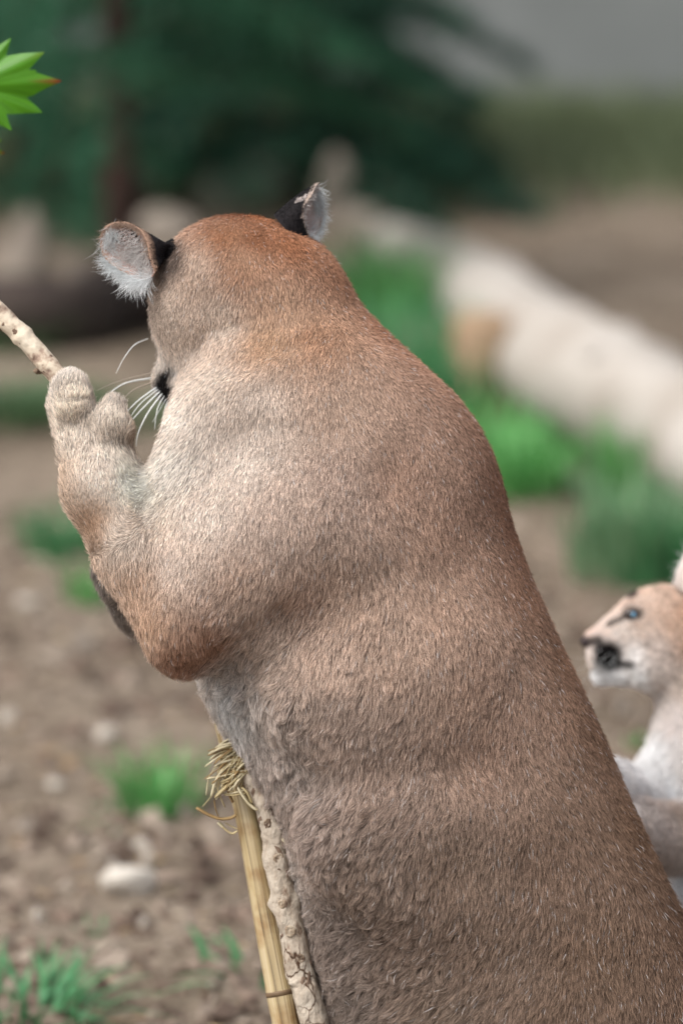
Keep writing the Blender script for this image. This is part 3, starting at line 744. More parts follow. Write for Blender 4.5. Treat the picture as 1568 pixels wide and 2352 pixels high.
flow = [  # (px, py, dz) -> direction in picture (right, down), away
 (560, 520, -60, .05, 1, -.5), (480, 620, -140, -.25, 1, 0), (640, 600, -140, .15, 1, -.3), (740, 640, -60, .35, 1, -.3), (400, 720, -80, -.1, 1, 0), (620, 760, -200, .12, 1, 0),
 (500, 900, -190, -.3, 1, 0), (420, 980, -150, -.5, .9, 0), (640, 950, -240, 0, 1, 0), (800, 850, -100, .45, 1, 0), (950, 960, -90, .6, 1, 0), (1100, 1130, -90, .35, 1, 0), (1160, 1280, -80, .1, 1, 0),
 (600, 1150, -290, -.05, 1, 0), (850, 1150, -270, .15, 1, 0), (450, 1250, -270, -.15, 1, 0), (420, 1480, -230, .1, 1, 0), (560, 1400, -310, -.25, 1, 0), (340, 1350, -210, .35, 1, 0),
 (260, 1160, -220, -.3, -.8, 0), (200, 1050, -170, -.1, -1, 0), (170, 920, -150, -.2, -1, .1), (260, 960, -170, .2, -1, 0), (340, 1160, -230, -.6, .3, 0),
 (700, 1400, -300, -.35, 1, 0), (620, 1520, -240, -.55, .9, 0), (560, 1620, -180, -.2, 1, 0), (800, 1550, -290, -.1, 1, 0), (1000, 1450, -250, .2, 1, 0), (1250, 1550, -90, .35, 1, 0),
 (640, 1740, -200, -.15, 1, 0), (850, 1750, -290, -.2, 1, 0), (1100, 1750, -250, .1, 1, 0), (1350, 1760, -90, .4, 1, 0), (690, 1950, -190, -.6, .6, 0), (850, 1980, -290, -.6, .8, 0), (1050, 1980, -290, -.25, 1, 0), (1250, 2000, -200, .05, 1, 0), (1450, 2010, -90, .35, 1, 0),
 (730, 2150, -180, -.8, .5, 0), (880, 2180, -290, -.75, .7, 0), (1100, 2200, -290, -.35, 1, 0), (1350, 2250, -220, -.1, 1, 0), (780, 2330, -180, -.7, .7, 0), (1000, 2350, -290, -.5, .9, 0), (1300, 2500, -300, -.3, 1, 0)]
FT = [f[:3] for f in flow]; FVv = [(f[3], -f[4], f[5]) for f in flow]
def puma_flow(p):
    u = units(p); d = idw(u, FT, FVv, 3.0)
    d[:, 0] += .28 * wavy(u, .018, 11) + .2 * wavy(u, .05, 12); d[:, 1] += .15 * wavy(u, .02, 13)
    return d / (np.linalg.norm(d, axis=1)[:, None] + 1e-9)
lens = [(560, 560, -100, 15), (400, 720, -80, 14), (620, 780, -200, 19), (500, 950, -200, 18), (800, 900, -150, 18), (420, 1000, -150, 22), (600, 1150, -290, 19), (1000, 1100, -120, 17), (1150, 1250, -80, 17),
 (450, 1300, -280, 19), (420, 1520, -230, 34), (540, 1480, -280, 36), (250, 1150, -200, 14), (170, 930, -150, 15), (260, 960, -170, 26), (290, 1000, -110, 34), (272, 930, -110, 34), (150, 885, -100, 30), (196, 868, -100, 28), (125, 935, -90, 26), (245, 1318, 0, 36), (700, 1450, -300, 34), (560, 1620, -180, 62), (640, 1800, -200, 58),
 (800, 1550, -290, 34), (900, 1750, -290, 34), (1100, 1600, -240, 26), (1250, 1560, -90, 22), (700, 2000, -190, 56), (850, 2050, -290, 42), (1050, 2000, -290, 30), (1350, 1900, -100, 22), (740, 2200, -180, 60), (950, 2250, -290, 42), (1200, 2200, -290, 30), (1500, 2150, -80, 24), (800, 2350, -180, 60)]
LT = [l[:3] for l in lens]; LV = [(l[3],) for l in lens]
def puma_len(p): return idw(units(p), LT, LV, 3.0)[:, 0] * S

body = link('body', fast_mesh('puma_body', to_world(V), Q), M_SKIN, puma)
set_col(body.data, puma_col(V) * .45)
NF = 60000 if QUICK else 640000
def dens(c, n):
    u = units(c); f = (n * VIEW(c)).sum(1)
    vis = ((u[:, 1] < 2420) & (u[:, 0] < 1640)).astype(float)
    return (np.clip(f + .55, .06, .9)) * (.12 + .88 * vis)
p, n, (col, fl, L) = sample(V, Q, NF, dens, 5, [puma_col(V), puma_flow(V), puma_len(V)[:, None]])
L = L[:, 0]
rr = np.random.default_rng(9)
u = units(p)
col *= (1 + .10 * wavy(u, .03, 21) + .08 * wavy(u, .09, 22))[:, None]
col *= rr.normal(1, .24, NF).clip(.4, 1.8)[:, None]
guard = rr.random(NF); dk = guard < .12; wh = guard > .985
col[dk] *= .38; col[wh] = col[wh] * .4 + .5
ln = np.clip((L / S - 19) / 26, 0, 1)
rad = .00016 + .0001 * rr.random(NF)
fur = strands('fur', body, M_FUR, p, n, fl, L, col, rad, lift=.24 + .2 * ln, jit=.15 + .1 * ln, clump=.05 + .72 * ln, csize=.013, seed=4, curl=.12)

# ears: cupped shells with a dark back and pale hair inside
M_INNER = fur_material('pale_hair', .75, 1.1)
def ear(parent, rim, deep, basering, cin, cdeep, cout, crim, hairs, seed, label, outer_len=9):
    rim = np.array([cs(*q) for q in spline([*rim, rim[0]], 37)[:36]]); deep = cs(*deep)
    bs = np.array([cs(*q) for q in spline([*basering, basering[0]], 37)[:36]])
    V_ = []; C_ = []; cen = rim.mean(0)
    ts_in = (0, .12, .3, .55, .8, 1)
    for t in ts_in:                                     # inner cup
        c = rim * (1 - t) + deep * t + (deep - cen) * (.5 * math.sin(math.pi * t)) * .7
        V_.append(c); C_ += [np.array(crim) * max(0, 1 - t * 7) + (np.array(cin) * (1 - t) + np.array(cdeep) * t) * min(1, t * 7)] * 36
    for t in (.04, .2, .45, .7, 1):                     # outer wall
        q = rim * (1 - t) + bs * t; out = q - (rim.mean(0) * (1 - t) + bs.mean(0) * t)
        V_.append(q + out * (.10 * math.sin(math.pi * t))); C_ += [np.array(cout) if t > .1 else np.array(crim)] * 36
    V_ = np.concatenate(V_); C_ = np.array(C_)
    n_in = len(ts_in); F_ = []
    for j in range(n_in - 1):
        for k in range(36): F_.append((j * 36 + k, j * 36 + (k + 1) % 36, (j + 1) * 36 + (k + 1) % 36, (j + 1) * 36 + k))
    o = n_in * 36
    for k in range(36): F_.append((k, o + k, o + (k + 1) % 36, (k + 1) % 36))
    for j in range(4):
        for k in range(36): F_.append((o + j * 36 + k, o + (j + 1) * 36 + k, o + (j + 1) * 36 + (k + 1) % 36, o + j * 36 + (k + 1) % 36))
    F_ = np.array(F_)
    # make sure normals point out of the shell
    nn = vnormals(V_, F_); mid = o + 2 * 36
    if ((V_[mid:mid + 36] - V_[mid:mid + 36].mean(0)) * nn[mid:mid + 36]).sum() < 0: F_ = F_[:, ::-1]; nn = -nn
    e = link('ear', fast_mesh('ear', to_world(V_), F_), M_SKIN, parent); set_col(e.data, C_); e['label'] = label
    r = np.random.default_rng(seed)
    qo = F_[(n_in - 1) * 36 + 36:]; p, n = sample(V_, qo, 5200, lambda c, n: np.ones(len(c)), seed)
    tocen = rim.mean(0) - bs.mean(0); d = np.repeat((tocen / np.linalg.norm(tocen))[None], len(p), 0)
    ci = np.argmin(np.linalg.norm(p[:, None, :] - V_[None, ::6], axis=2), 1); col = C_[::6][ci] * r.normal(1, .25, len(p)).clip(.4, 2)[:, None]
    strands('fur', e, M_FUR, p, n, d, np.full(len(p), outer_len * S), col, .0003, lift=.35, jit=.3, seed=seed + 1)
    P_, N_, D_, L_, K_ = [], [], [], [], []
    for (band, ks, num, dirv, ln_, cc) in hairs:         # (ring from, ring to), (angle index from, to)
        for _ in range(int(num * 1.5)):
            k = r.uniform(*ks) % 36; t = r.uniform(*band); j = min(int(t), n_in - 2); f = t - j; k0 = int(k) % 36; k1 = (k0 + 1) % 36; g = k - int(k)
            q = (V_[j * 36 + k0] * (1 - g) + V_[j * 36 + k1] * g) * (1 - f) + (V_[(j + 1) * 36 + k0] * (1 - g) + V_[(j + 1) * 36 + k1] * g) * f
            P_.append(q); N_.append((0, 0, -1.0)); D_.append((dirv[0], -dirv[1], dirv[2])); L_.append(ln_ * S * r.uniform(.6, 1.2)); K_.append(np.array(srgb(cc)) * r.uniform(.75, 1.1))
    strands('inner_hair', e, M_INNER, np.array(P_), np.array(N_), np.array(D_), np.array(L_), np.array(K_), .0002, lift=.25, jit=.32, seed=seed + 2, curl=.35)
    return e
rimc = srgb((150, 122, 104)); BLK = srgb((30, 27, 28))
zl = lambda x: -120 + (350 - x) * .85
ear(puma, [(x, y, zl(x)) for x, y in [(356, 626), (345, 598), (338, 562), (325, 532), (306, 515), (283, 509), (260, 511), (241, 521), (231, 540), (230, 562), (238, 588), (256, 608), (284, 626), (314, 642), (342, 642)]],
    (322, 588, -48), [(396, 548, -40), (424, 572, -75), (426, 608, -85), (406, 642, -60), (378, 648, -5), (368, 610, 40), (376, 562, 25)],
    srgb((176, 146, 134)), srgb((150, 104, 94)), BLK, rimc,
    [((.3, 2.5), (24, 33), 620, (-.55, .5, -.3), 36, (206, 210, 210)), ((.2, 1.6), (15, 26), 420, (.35, .6, -.3), 30, (196, 200, 200)), ((1, 4.6), (0, 36), 620, (-.5, .6, -.2), 40, (190, 184, 180)),
     ((.2, 2.6), (31, 35), 220, (-.7, .6, -.3), 44, (222, 224, 224)), ((0, .6), (28, 33), 160, (-.1, 1, -.2), 46, (214, 216, 216)), ((0, .5), (3, 20), 240, (-.1, .5, -.3), 14, (150, 128, 112))],
    31, 'round left ear turned outward, pale hair inside and black back')
ear(puma, [(730, 419, 15), (718, 444, -25), (702, 468, -48), (697, 492, -50), (703, 522, -40), (715, 548, -15), (728, 535, 10), (738, 512, 30), (742, 484, 42), (738, 448, 35)],
    (690, 510, 20), [(628, 494, -20), (650, 520, -70), (690, 560, -60), (712, 566, -10), (690, 530, 50), (650, 495, 40)],
    srgb((190, 180, 176)), srgb((120, 84, 76)), BLK, srgb((176, 158, 146)),
    [((.0, 2.0), (16, 35), 700, (.55, .35, -.2), 24, (206, 210, 210)), ((0, 2), (0, 16), 200, (.5, .5, -.2), 14, (188, 180, 176))],
    37, 'pointed right ear with black back and pale fringe')

# whiskers, nose, eyes
m_whisk = simple('whisker', [(.2, (.75, .76, .74)), (.8, (.85, .86, .84))], scale=20, rough=.35)
m_whisk2 = simple('brown_whisker', [(.2, (.34, .28, .22)), (.8, (.42, .35, .28))], scale=20, rough=.4)
def whisker(parent, pts, r_, m=None):
    c = spline([tuple(P(*q)) for q in pts], 12); vv, ff = tube(c, np.linspace(r_, r_ * .2, 12) * S, 6); link('whisker', mesh('whisker', vv, ff), m or m_whisk, parent)
for pts, r_, m in [([(352, 856, 60), (275, 875, 30), (220, 898, 10)], 1.6, m_whisk2), ([(347, 869, 60), (286, 881, 20), (242, 911, -10)], 2.6, None), ([(360, 876, 60), (308, 895, 20), (276, 924, 0)], 2.0, m_whisk2),
    ([(372, 882, 60), (319, 919, 10), (286, 952, -10)], 2.4, None), ([(378, 889, 60), (330, 936, 10), (291, 979, -10)], 2.6, None), ([(380, 895, 60), (341, 947, 0), (318, 994, -20), (313, 1026, -30)], 2.4, None),
    ([(385, 900, 60), (363, 936, 20), (355, 988, 0)], 1.8, None), ([(395, 904, 60), (380, 936, 20), (374, 966, 10)], 2.0, None), ([(390, 902, 60), (368, 940, 30), (350, 970, 20)], 1.6, None), ([(376, 885, 60), (325, 925, 10), (297, 962, -10)], 1.8, None),
    ([(340, 778, 40), (308, 793, 0), (283, 826, -20), (267, 858, -30)], 1.5, None)]:
    whisker(puma, pts, r_, m)
m_nose = simple('nose_skin', [(.3, (.02, .012, .012)), (.7, (.06, .035, .035))], scale=60, rough=.45, bump=.4)
def blob(name, parent, c, r, m, sub=3):
    bm = bmesh.new(); bmesh.ops.create_icosphere(bm, subdivisions=sub, radius=1); cc = cs(*c); sc = 1 + c[2] * S / D0
    for v in bm.verts:
        taper = 1 - .35 * max(0, -v.co.y)
        q = cc + np.array([v.co.x * r[0] * taper, v.co.y * r[1], v.co.z * r[2]]) * S * sc; v.co = to_world(q)
    me = bpy.data.meshes.new(name); bm.to_mesh(me); bm.free(); me.polygons.foreach_set('use_smooth', [True] * len(me.polygons)); return link(name, me, m, parent)
blob('nose', puma, (376, 872, 150), (22, 20, 30), m_nose)
m_eye, nt, b_ = mat('eye_amber', .08, .5); noise_ramp(nt, b_, [(.3, (.10, .06, .02)), (.7, (.3, .2, .07))], scale=80)
blob('eye', puma, (362, 708, 78), (15, 15, 18), m_eye); blob('eye', puma, (470, 760, 175), (18, 18, 18), m_eye)

# ------------------------------------------------------------------ the cub, reaching for its mother's back
Z = 880
cub_base = P(1700, 2536, Z); cub_base.z = gz(cub_base.x, cub_base.y)
cub = empty('puma_cub', cub_base)
tag(cub, 'young pale puma cub with blue eye reaching for the back of the large puma', 'puma cub')
B = Body(cs(1270, 2620, 120) - .02, cs(2020, 1150, Z + 330) + .02, .0045)
# head in profile, looking left
B.ell((1535, 1448, Z), (108, 104, 96), k=40)
B.ell((1570, 1480, Z), (95, 110, 100), k=40)
B.cone((1480, 1440, Z), 78, (1382, 1488, Z), 36, k=34)
B.cone((1476, 1408, Z), 44, (1358, 1466, Z), 19, k=26)
B.ell((1380, 1508, Z - 22), (34, 30, 26), k=16)
B.ell((1380, 1508, Z + 22), (34, 30, 26), k=16)
B.cone((1378, 1552, Z), 22, (1470, 1530, Z), 48, k=24)
B.ell((1500, 1520, Z - 30), (62, 62, 58), k=30)
B.ell((1500, 1520, Z + 30), (62, 62, 58), k=30)
B.ell((1460, 1388, Z - 46), (30, 16, 20), k=16, rot=-22)
B.ell((1460, 1388, Z + 46), (30, 16, 20), k=16, rot=-22)
# neck, chest, trunk
B.cone((1590, 1520, Z), 88, (1625, 1720, Z), 112, k=40)
B.ell((1560, 1810, Z - 10), (112, 104, 110), k=50, rot=-30)
B.cone((1640, 1760, Z), 140, (1720, 2060, Z), 165, k=60)
B.cone((1720, 2060, Z), 165, (1770, 2360, Z), 160, k=60)
# near foreleg to the mother's back, far foreleg beside it
B.chain([(1650, 1925, Z - 110, 88), (1540, 1925, Z - 180, 76), (1455, 1895, Z - 330, 60), (1400, 1890, Z - 520, 52), (1375, 1880, Z - 600, 50)], k=26)
B.chain([(1600, 1860, Z + 60, 80), (1500, 1855, Z - 50, 60), (1410, 1800, Z - 300, 50), (1380, 1790, Z - 480, 48)], k=26)
# hind legs
for z in (-90, 90):
    B.ell((1770, 2360, Z + z), (130, 130, 80), k=40)
    B.chain([(1700, 2380, Z + z, 80), (1620, 2420, Z + z, 55), (1680, 2510, Z + z, 36), (1590, 2526, Z + z, 32)], k=26)
B.chain([(1850, 2440, Z, 40), (1940, 2510, Z + 40, 30), (1990, 2520, Z + 90, 28)], k=26)
V, Q = B.surface()
U = units(V); N_ = vnormals(V, Q)
def front(px, py, rad=9):
    d = np.hypot(U[:, 0] - px, U[:, 1] - py); k = d < rad
    return float(U[k, 2].min()) if k.any() else Z
ccoat = [(1480, 1350, Z - 40, (206, 172, 146)), (1540, 1345, Z - 30, (196, 160, 132)), (1430, 1380, Z - 30, (214, 184, 164)), (1390, 1425, Z - 20, (222, 196, 178)), (1350, 1455, Z, (222, 188, 168)),
 (1430, 1450, Z - 70, (222, 204, 190)), (1470, 1440, Z - 80, (216, 190, 170)), (1540, 1440, Z - 90, (206, 166, 134)), (1510, 1410, Z - 85, (208, 174, 148)), (1565, 1410, Z - 90, (198, 152, 118)), (1570, 1480, Z - 100, (200, 160, 130)), (1500, 1480, Z - 90, (222, 202, 188)), (1450, 1500, Z - 75, (234, 226, 220)),
 (1400, 1560, Z - 40, (232, 230, 228)), (1450, 1550, Z - 70, (230, 226, 222)), (1510, 1550, Z - 80, (216, 198, 184)), (1560, 1560, Z - 90, (206, 184, 166)), (1370, 1540, Z, (236, 232, 230)),
 (1560, 1640, Z - 80, (222, 208, 200)), (1520, 1720, Z - 60, (236, 232, 230)), (1450, 1780, Z - 60, (238, 236, 234)), (1470, 1810, Z - 90, (150, 140, 134)), (1550, 1800, Z - 110, (238, 236, 234)), (1600, 1750, Z - 130, (226, 216, 208)),
 (1480, 1880, Z - 300, (190, 166, 150)), (1560, 1890, Z - 230, (190, 164, 144)), (1520, 1960, Z - 230, (170, 148, 132)), (1430, 1900, Z - 420, (186, 164, 148)), (1550, 2030, Z - 120, (210, 212, 216)), (1560, 2100, Z - 100, (140, 128, 120)), (1700, 2000, Z - 160, (196, 166, 142)), (1760, 2300, Z - 160, (190, 160, 136)), (1420, 1800, Z - 300, (226, 222, 220)), (1400, 1790, Z - 450, (220, 214, 210)), (1450, 1800, Z - 200, (232, 230, 228)), (1700, 1900, Z + 150, (196, 166, 142)), (1800, 1900, Z, (184, 146, 116)), (1980, 2515, Z + 80, (70, 56, 46))]
def ctone(c):
    c = srgb(c); return np.clip((c * .72 + c.mean() * .28) * 1.1, 0, .9)
KT = [c[:3] for c in ccoat]; KV = [ctone(c[3]) for c in ccoat]
def seg_d(u, a, b):
    a, b = np.array(a, float), np.array(b, float); ab = b - a; t = np.clip(((u[:, :2] - a) @ ab) / (ab @ ab), 0, 1)
    return np.linalg.norm(u[:, :2] - a - t[:, None] * ab, axis=1)
def cub_col(p):
    u = units(p); c = idw(u, KT, KV, 3.2); dk = srgb((20, 16, 16)); near = np.abs(u[:, 2] - Z) < 140
    def paint(d, w_, amt, colr=dk):
        nonlocal c
        a = (np.clip((w_ - d) / (.4 * w_), 0, 1) * amt * near)[:, None]; c = c * (1 - a) + colr * a
    e = np.hypot((u[:, 0] - 1389) / 37, (u[:, 1] - 1503) / 36); paint(e, 1.1, 1.0)
    paint(seg_d(u, (1392, 1528), (1440, 1522)), 13, .9)
    paint(seg_d(u, (1345, 1476), (1372, 1470)), 14, .85)
    paint(seg_d(u, (1447, 1410), (1396, 1434)), 9, .75); paint(seg_d(u, (1440, 1372), (1450, 1366)), 10, .85)
    e = np.hypot((u[:, 0] - 1450) / 24, (u[:, 1] - 1410) / 17); paint(e, 1.1, .95)
    paint(seg_d(u, (1352, 1500), (1350, 1524)), 11, .9, srgb((236, 222, 212)))
    for q in ((1520, 1370), (1545, 1390), (1500, 1355), (1480, 1480), (1530, 1500), (1560, 1880), (1600, 1860), (1530, 1870)): paint(np.hypot((u[:, 0] - q[0]) / 14, (u[:, 1] - q[1]) / 9), 1.0, .35, srgb((90, 74, 62)))
    return c
body = link('body', fast_mesh('cub_body', to_world(V), Q), M_SKIN, cub); set_col(body.data, cub_col(V) * .7)
cflow = [(1500, 1360, Z, 1, -.1), (1420, 1420, Z, 1, -.3), (1360, 1470, Z, .8, -.4), (1390, 1500, Z, .5, .5), (1450, 1480, Z, 1, .2), (1540, 1440, Z, 1, .3), (1400, 1560, Z, .8, .5), (1500, 1540, Z, 1, .5), (1560, 1620, Z, .2, 1), (1500, 1740, Z, -.5, 1), (1450, 1790, Z, -.6, 1), (1560, 1820, Z, -.2, 1), (1500, 1900, Z - 250, -.8, .5), (1560, 1900, Z - 200, -.7, .6), (1540, 2000, Z, -.2, 1), (1700, 2100, Z, .1, 1)]
NC = 30000 if QUICK else 80000
p, n = sample(V, Q, NC, lambda c, n: np.clip((n * VIEW(c)).sum(1) + .5, .08, .9) * np.where((units(c)[:, 0] < 1620), 1, .12), 61)
u = units(p); fd = idw(u, [f[:3] for f in cflow], [(f[3], -f[4], 0) for f in cflow], 3.0)
fd /= np.linalg.norm(fd, axis=1)[:, None]
cl = [(1380, 1470, Z, 9), (1450, 1420, Z, 13), (1540, 1400, Z, 18), (1400, 1550, Z, 18), (1500, 1530, Z, 24), (1550, 1640, Z, 44), (1470, 1780, Z, 52), (1560, 1820, Z, 50), (1500, 1900, Z - 250, 24), (1540, 2050, Z, 46), (1700, 2100, Z, 34)]
Lc = idw(u, [c[:3] for c in cl], [(c[3],) for c in cl], 3.0)[:, 0] * S
keep = np.hypot(u[:, 0] - 1450, u[:, 1] - 1410) > 13
col = cub_col(p) * rr.normal(1, .13, NC).clip(.5, 1.5)[:, None]
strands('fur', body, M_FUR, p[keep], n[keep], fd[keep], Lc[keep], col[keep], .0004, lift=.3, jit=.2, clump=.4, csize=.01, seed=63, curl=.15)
# eye with a blue iris and dark pupil, nose, ear, whiskers
ze = front(1450, 1410)
m_ball, nt, b_ = mat('eye_dark_rim', .12, .5); noise_ramp(nt, b_, [(.3, (.02, .014, .012)), (.7, (.03, .02, .018))], scale=40)
m_iris, nt, b_ = mat('eye_blue_iris', .06, .6); noise_ramp(nt, b_, [(.3, (.08, .22, .36)), (.7, (.22, .45, .62))], scale=200)
m_pup, nt, b_ = mat('eye_pupil', .05, .6); noise_ramp(nt, b_, [(.3, (.003, .003, .004)), (.7, (.006, .006, .007))], scale=40)
eye = blob('eye', cub, (1450, 1411, ze + 9), (17, 11, 14), m_ball); blob('iris', eye, (1452, 1412, ze + 4), (9.5, 8.5, 11), m_iris); blob('pupil', eye, (1447, 1412, ze - 5), (4.2, 4.6, 4.5), m_pup)
eye2 = blob('eye', cub, (1446, 1411, 2 * Z - ze - 9), (17, 14, 16), m_ball)
blob('nose', cub, (1346, 1476, Z), (15, 15, 24), m_nose)
for pts in ([(1400, 1500, Z - 60), (1370, 1520, Z - 100), (1310, 1545, Z - 150)], [(1386, 1514, Z - 60), (1375, 1535, Z - 110), (1330, 1570, Z - 150)], [(1412, 1500, Z - 62), (1400, 1530, Z - 100), (1392, 1545, Z - 120)],
            [(1412, 1512, Z - 62), (1408, 1535, Z - 100), (1404, 1550, Z - 120)], [(1380, 1492, Z - 60), (1360, 1505, Z - 100), (1320, 1512, Z - 140)], [(1400, 1522, Z - 60), (1375, 1550, Z - 110), (1350, 1600, Z - 140)]):
    whisker(cub, pts, .45)
ear(cub, [(1548, 1338, Z - 60), (1552, 1312, Z - 75), (1566, 1282, Z - 85), (1590, 1252, Z - 85), (1620, 1246, Z - 70), (1640, 1275, Z - 60), (1638, 1320, Z - 60), (1610, 1350, Z - 80), (1575, 1352, Z - 85)],
    (1600, 1330, Z - 30), [(1550, 1350, Z - 60), (1580, 1365, Z - 90), (1620, 1370, Z - 90), (1650, 1360, Z - 50), (1630, 1345, Z), (1580, 1340, Z - 10)],
    srgb((226, 216, 210)), srgb((190, 160, 150)), srgb((222, 210, 202)), srgb((230, 222, 216)), [((.0, 2.4), (0, 36), 700, (.3, -.2, -.3), 26, (232, 230, 228))], 81, 'small upright ear lined with white hair')
ear(cub, [(1560, 1336, Z + 60), (1575, 1285, Z + 85), (1605, 1250, Z + 85), (1640, 1280, Z + 70), (1640, 1330, Z + 70), (1600, 1348, Z + 85)],
    (1605, 1330, Z + 30), [(1560, 1350, Z + 60), (1600, 1365, Z + 95), (1640, 1360, Z + 50), (1620, 1345, Z + 5), (1580, 1345, Z + 10)],
    srgb((226, 216, 210)), srgb((190, 160, 150)), srgb((222, 210, 202)), srgb((230, 222, 216)), [((.0, 2.4), (0, 36), 200, (.3, -.2, .3), 26, (232, 230, 228))], 85, 'small far ear lined with white hair')

# ------------------------------------------------------------------ bamboo pole, branch, straw knot, stick, maple sapling
def floor_end(a, b):
    """extend the line a->b (world points) down to the soil"""
    a, b = Vector(a), Vector(b); d = b - a; t = (gz(b.x, b.y) - .03 - a.z) / d.z
    return a + d * t
m_bam, nt, b_ = mat('bamboo_skin', .3, .5)
cr, oc = noise_ramp(nt, None, [(.36, (.11, .08, .05)), (.43, (.32, .235, .12)), (.52, (.45, .345, .185)), (.66, (.56, .46, .30))], scale=1, detail=8, rough=.65, coord='UV', stretch=(30, .7, 1))
n2 = nt.nodes.new('ShaderNodeTexNoise'); n2.inputs['Scale'].default_value = 26; n2.inputs['Detail'].default_value = 4
tc = nt.nodes.new('ShaderNodeTexCoord'); nt.links.new(tc.outputs['Object'], n2.inputs['Vector'])
c2 = nt.nodes.new('ShaderNodeValToRGB'); c2.color_ramp.elements[0].position = .36; c2.color_ramp.elements[0].color = (.62, .45, .30, 1); c2.color_ramp.elements[1].position = .55; c2.color_ramp.elements[1].color = (1, 1, 1, 1)
nt.links.new(n2.outputs['Fac'], c2.inputs[0])
mx = nt.nodes.new('ShaderNodeMix'); mx.data_type = 'RGBA'; mx.blend_type = 'MULTIPLY'; mx.inputs['Factor'].default_value = .8
nt.links.new(cr.outputs[0], mx.inputs['A']); nt.links.new(c2.outputs[0], mx.inputs['B']); nt.links.new(mx.outputs['Result'], b_.inputs['Base Color'])
def tube_uv(me, n, seg):
    uv = me.uv_layers.new(name='UVMap'); k = 0
    for poly in me.polygons:
        for li in poly.loop_indices:
            vi = me.loops[li].vertex_index; i, s_ = divmod(vi, seg)
            uu = s_ / seg
            if len(poly.vertices) == 4 and 0 in [v % seg for v in poly.vertices] and seg - 1 in [v % seg for v in poly.vertices] and s_ == 0: uu = 1.0
            uv.data[li].uv = (uu, i / n)
bam = [P(452, 1400, 60), P(512, 1640, 40), P(568, 1880, 22), P(606, 2080, 8), P(645, 2285, -5)]
bam.append(floor_end(bam[3], bam[4]))
L5 = spline([tuple(q) for q in bam], 90)
node_q = [.10, .80]
br = np.interp(np.linspace(0, 1, 90), [0, .5, .8, 1], [23, 28, 32, 33]) * S
for k in range(90):
    for nq in node_q:
        d = (k / 89 - nq) * 89
        br[k] *= 1 + .05 * math.exp(-(d / 1.0) ** 2)
bv, bf = tube(L5, br, 32)
root = empty('bamboo_pole', bam[-1]); tag(root, 'yellow bamboo pole leaning against the belly of the large puma', 'bamboo pole')
me = mesh('bamboo_culm', bv, bf); tube_uv(me, 30, 32); link('culm', me, m_bam, root)
m_node = simple('bamboo_node', [(.3, (.05, .03, .02)), (.6, (.2, .13, .07)), (.8, (.4, .3, .17))], scale=30, rough=.6)
for nq in node_q:
    i = int(round(nq * 89)); c, d = L5[i], L5[i + 1] - L5[i - 1]; d /= np.linalg.norm(d)
    vv, ff = tube([c - d * .0035, c - d * .001, c + d * .001, c + d * .0035], [br[i] * 1.0, br[i] * 1.05, br[i] * 1.03, br[i] * .995], 32)
    link('node_ring', mesh('node_ring', vv, ff), m_node, root)

m_brbark, nt, b_ = mat('pale_bark', .85, .2)
cr, oc = noise_ramp(nt, b_, [(.27, (.07, .042, .028)), (.35, (.24, .17, .12)), (.42, (.41, .335, .26)), (.6, (.50, .43, .345)), (.85, (.57, .51, .43))], scale=48, detail=8, rough=.62, stretch=(1, 1, .55), bump=1, bscale=55, bdist=.012)
vo = nt.nodes.new('ShaderNodeTexVoronoi'); vo.feature = 'DISTANCE_TO_EDGE'; vo.inputs['Scale'].default_value = 42
wn_ = nt.nodes.new('ShaderNodeTexNoise'); wn_.inputs['Scale'].default_value = 30; wn_.inputs['Detail'].default_value = 5
vm = nt.nodes.new('ShaderNodeVectorMath'); vm.operation = 'MULTIPLY_ADD'; vm.inputs[1].default_value = (.035, .035, .035)
nt.links.new(oc, wn_.inputs['Vector']); nt.links.new(wn_.outputs['Color'], vm.inputs[0]); nt.links.new(oc, vm.inputs[2]); nt.links.new(vm.outputs[0], vo.inputs['Vector'])
ck = nt.nodes.new('ShaderNodeValToRGB'); ck.color_ramp.elements[0].position = .012; ck.color_ramp.elements[0].color = (.16, .10, .07, 1); ck.color_ramp.elements[1].position = .05; ck.color_ramp.elements[1].color = (1, 1, 1, 1)
nt.links.new(vo.outputs['Distance'], ck.inputs[0])
mk = nt.nodes.new('ShaderNodeTexNoise'); mk.inputs['Scale'].default_value = 14; nt.links.new(oc, mk.inputs['Vector'])
mr = nt.nodes.new('ShaderNodeMapRange'); mr.inputs['From Min'].default_value = .44; mr.inputs['From Max'].default_value = .58; nt.links.new(mk.outputs['Fac'], mr.inputs['Value'])
cm = nt.nodes.new('ShaderNodeMix'); cm.data_type = 'RGBA'; cm.blend_type = 'MULTIPLY'; nt.links.new(mr.outputs['Result'], cm.inputs['Factor'])
nt.links.new(cr.outputs[0], cm.inputs['A']); nt.links.new(ck.outputs[0], cm.inputs['B']); nt.links.new(cm.outputs['Result'], b_.inputs['Base Color'])
brc = [P(520, 1610, 40), P(548, 1700, 5), P(566, 1765, -20), P(598, 1812, -32), P(626, 1900, -36), P(640, 2000, -38), P(663, 2100, -40), P(690, 2230, -42), P(722, 2345, -45)]
brc.append(floor_end(brc[-2], brc[-1]))
Lb = spline([tuple(q) for q in brc], 150)
rb = np.random.default_rng(2)
rbase = np.interp(np.linspace(0, 1, 150), [0, .3, .6, 1], [22, 27, 29, 33]) * S
bumps = [(rb.integers(20, 149), rb.integers(0, 24), rb.uniform(.08, .2), rb.uniform(1.2, 3)) for _ in range(60)]
def wobb(i, k):
    o = 1 + .03 * math.sin(i * .55 + k * .5) + .02 * math.sin(i * 1.7 + k)
    for (bi, bk, a, s_) in bumps:
        if abs(i - bi) < 8: o += a * math.exp(-((i - bi) / s_) ** 2 - (min(abs(k - bk), 24 - abs(k - bk)) / 2.0) ** 2)
    return o
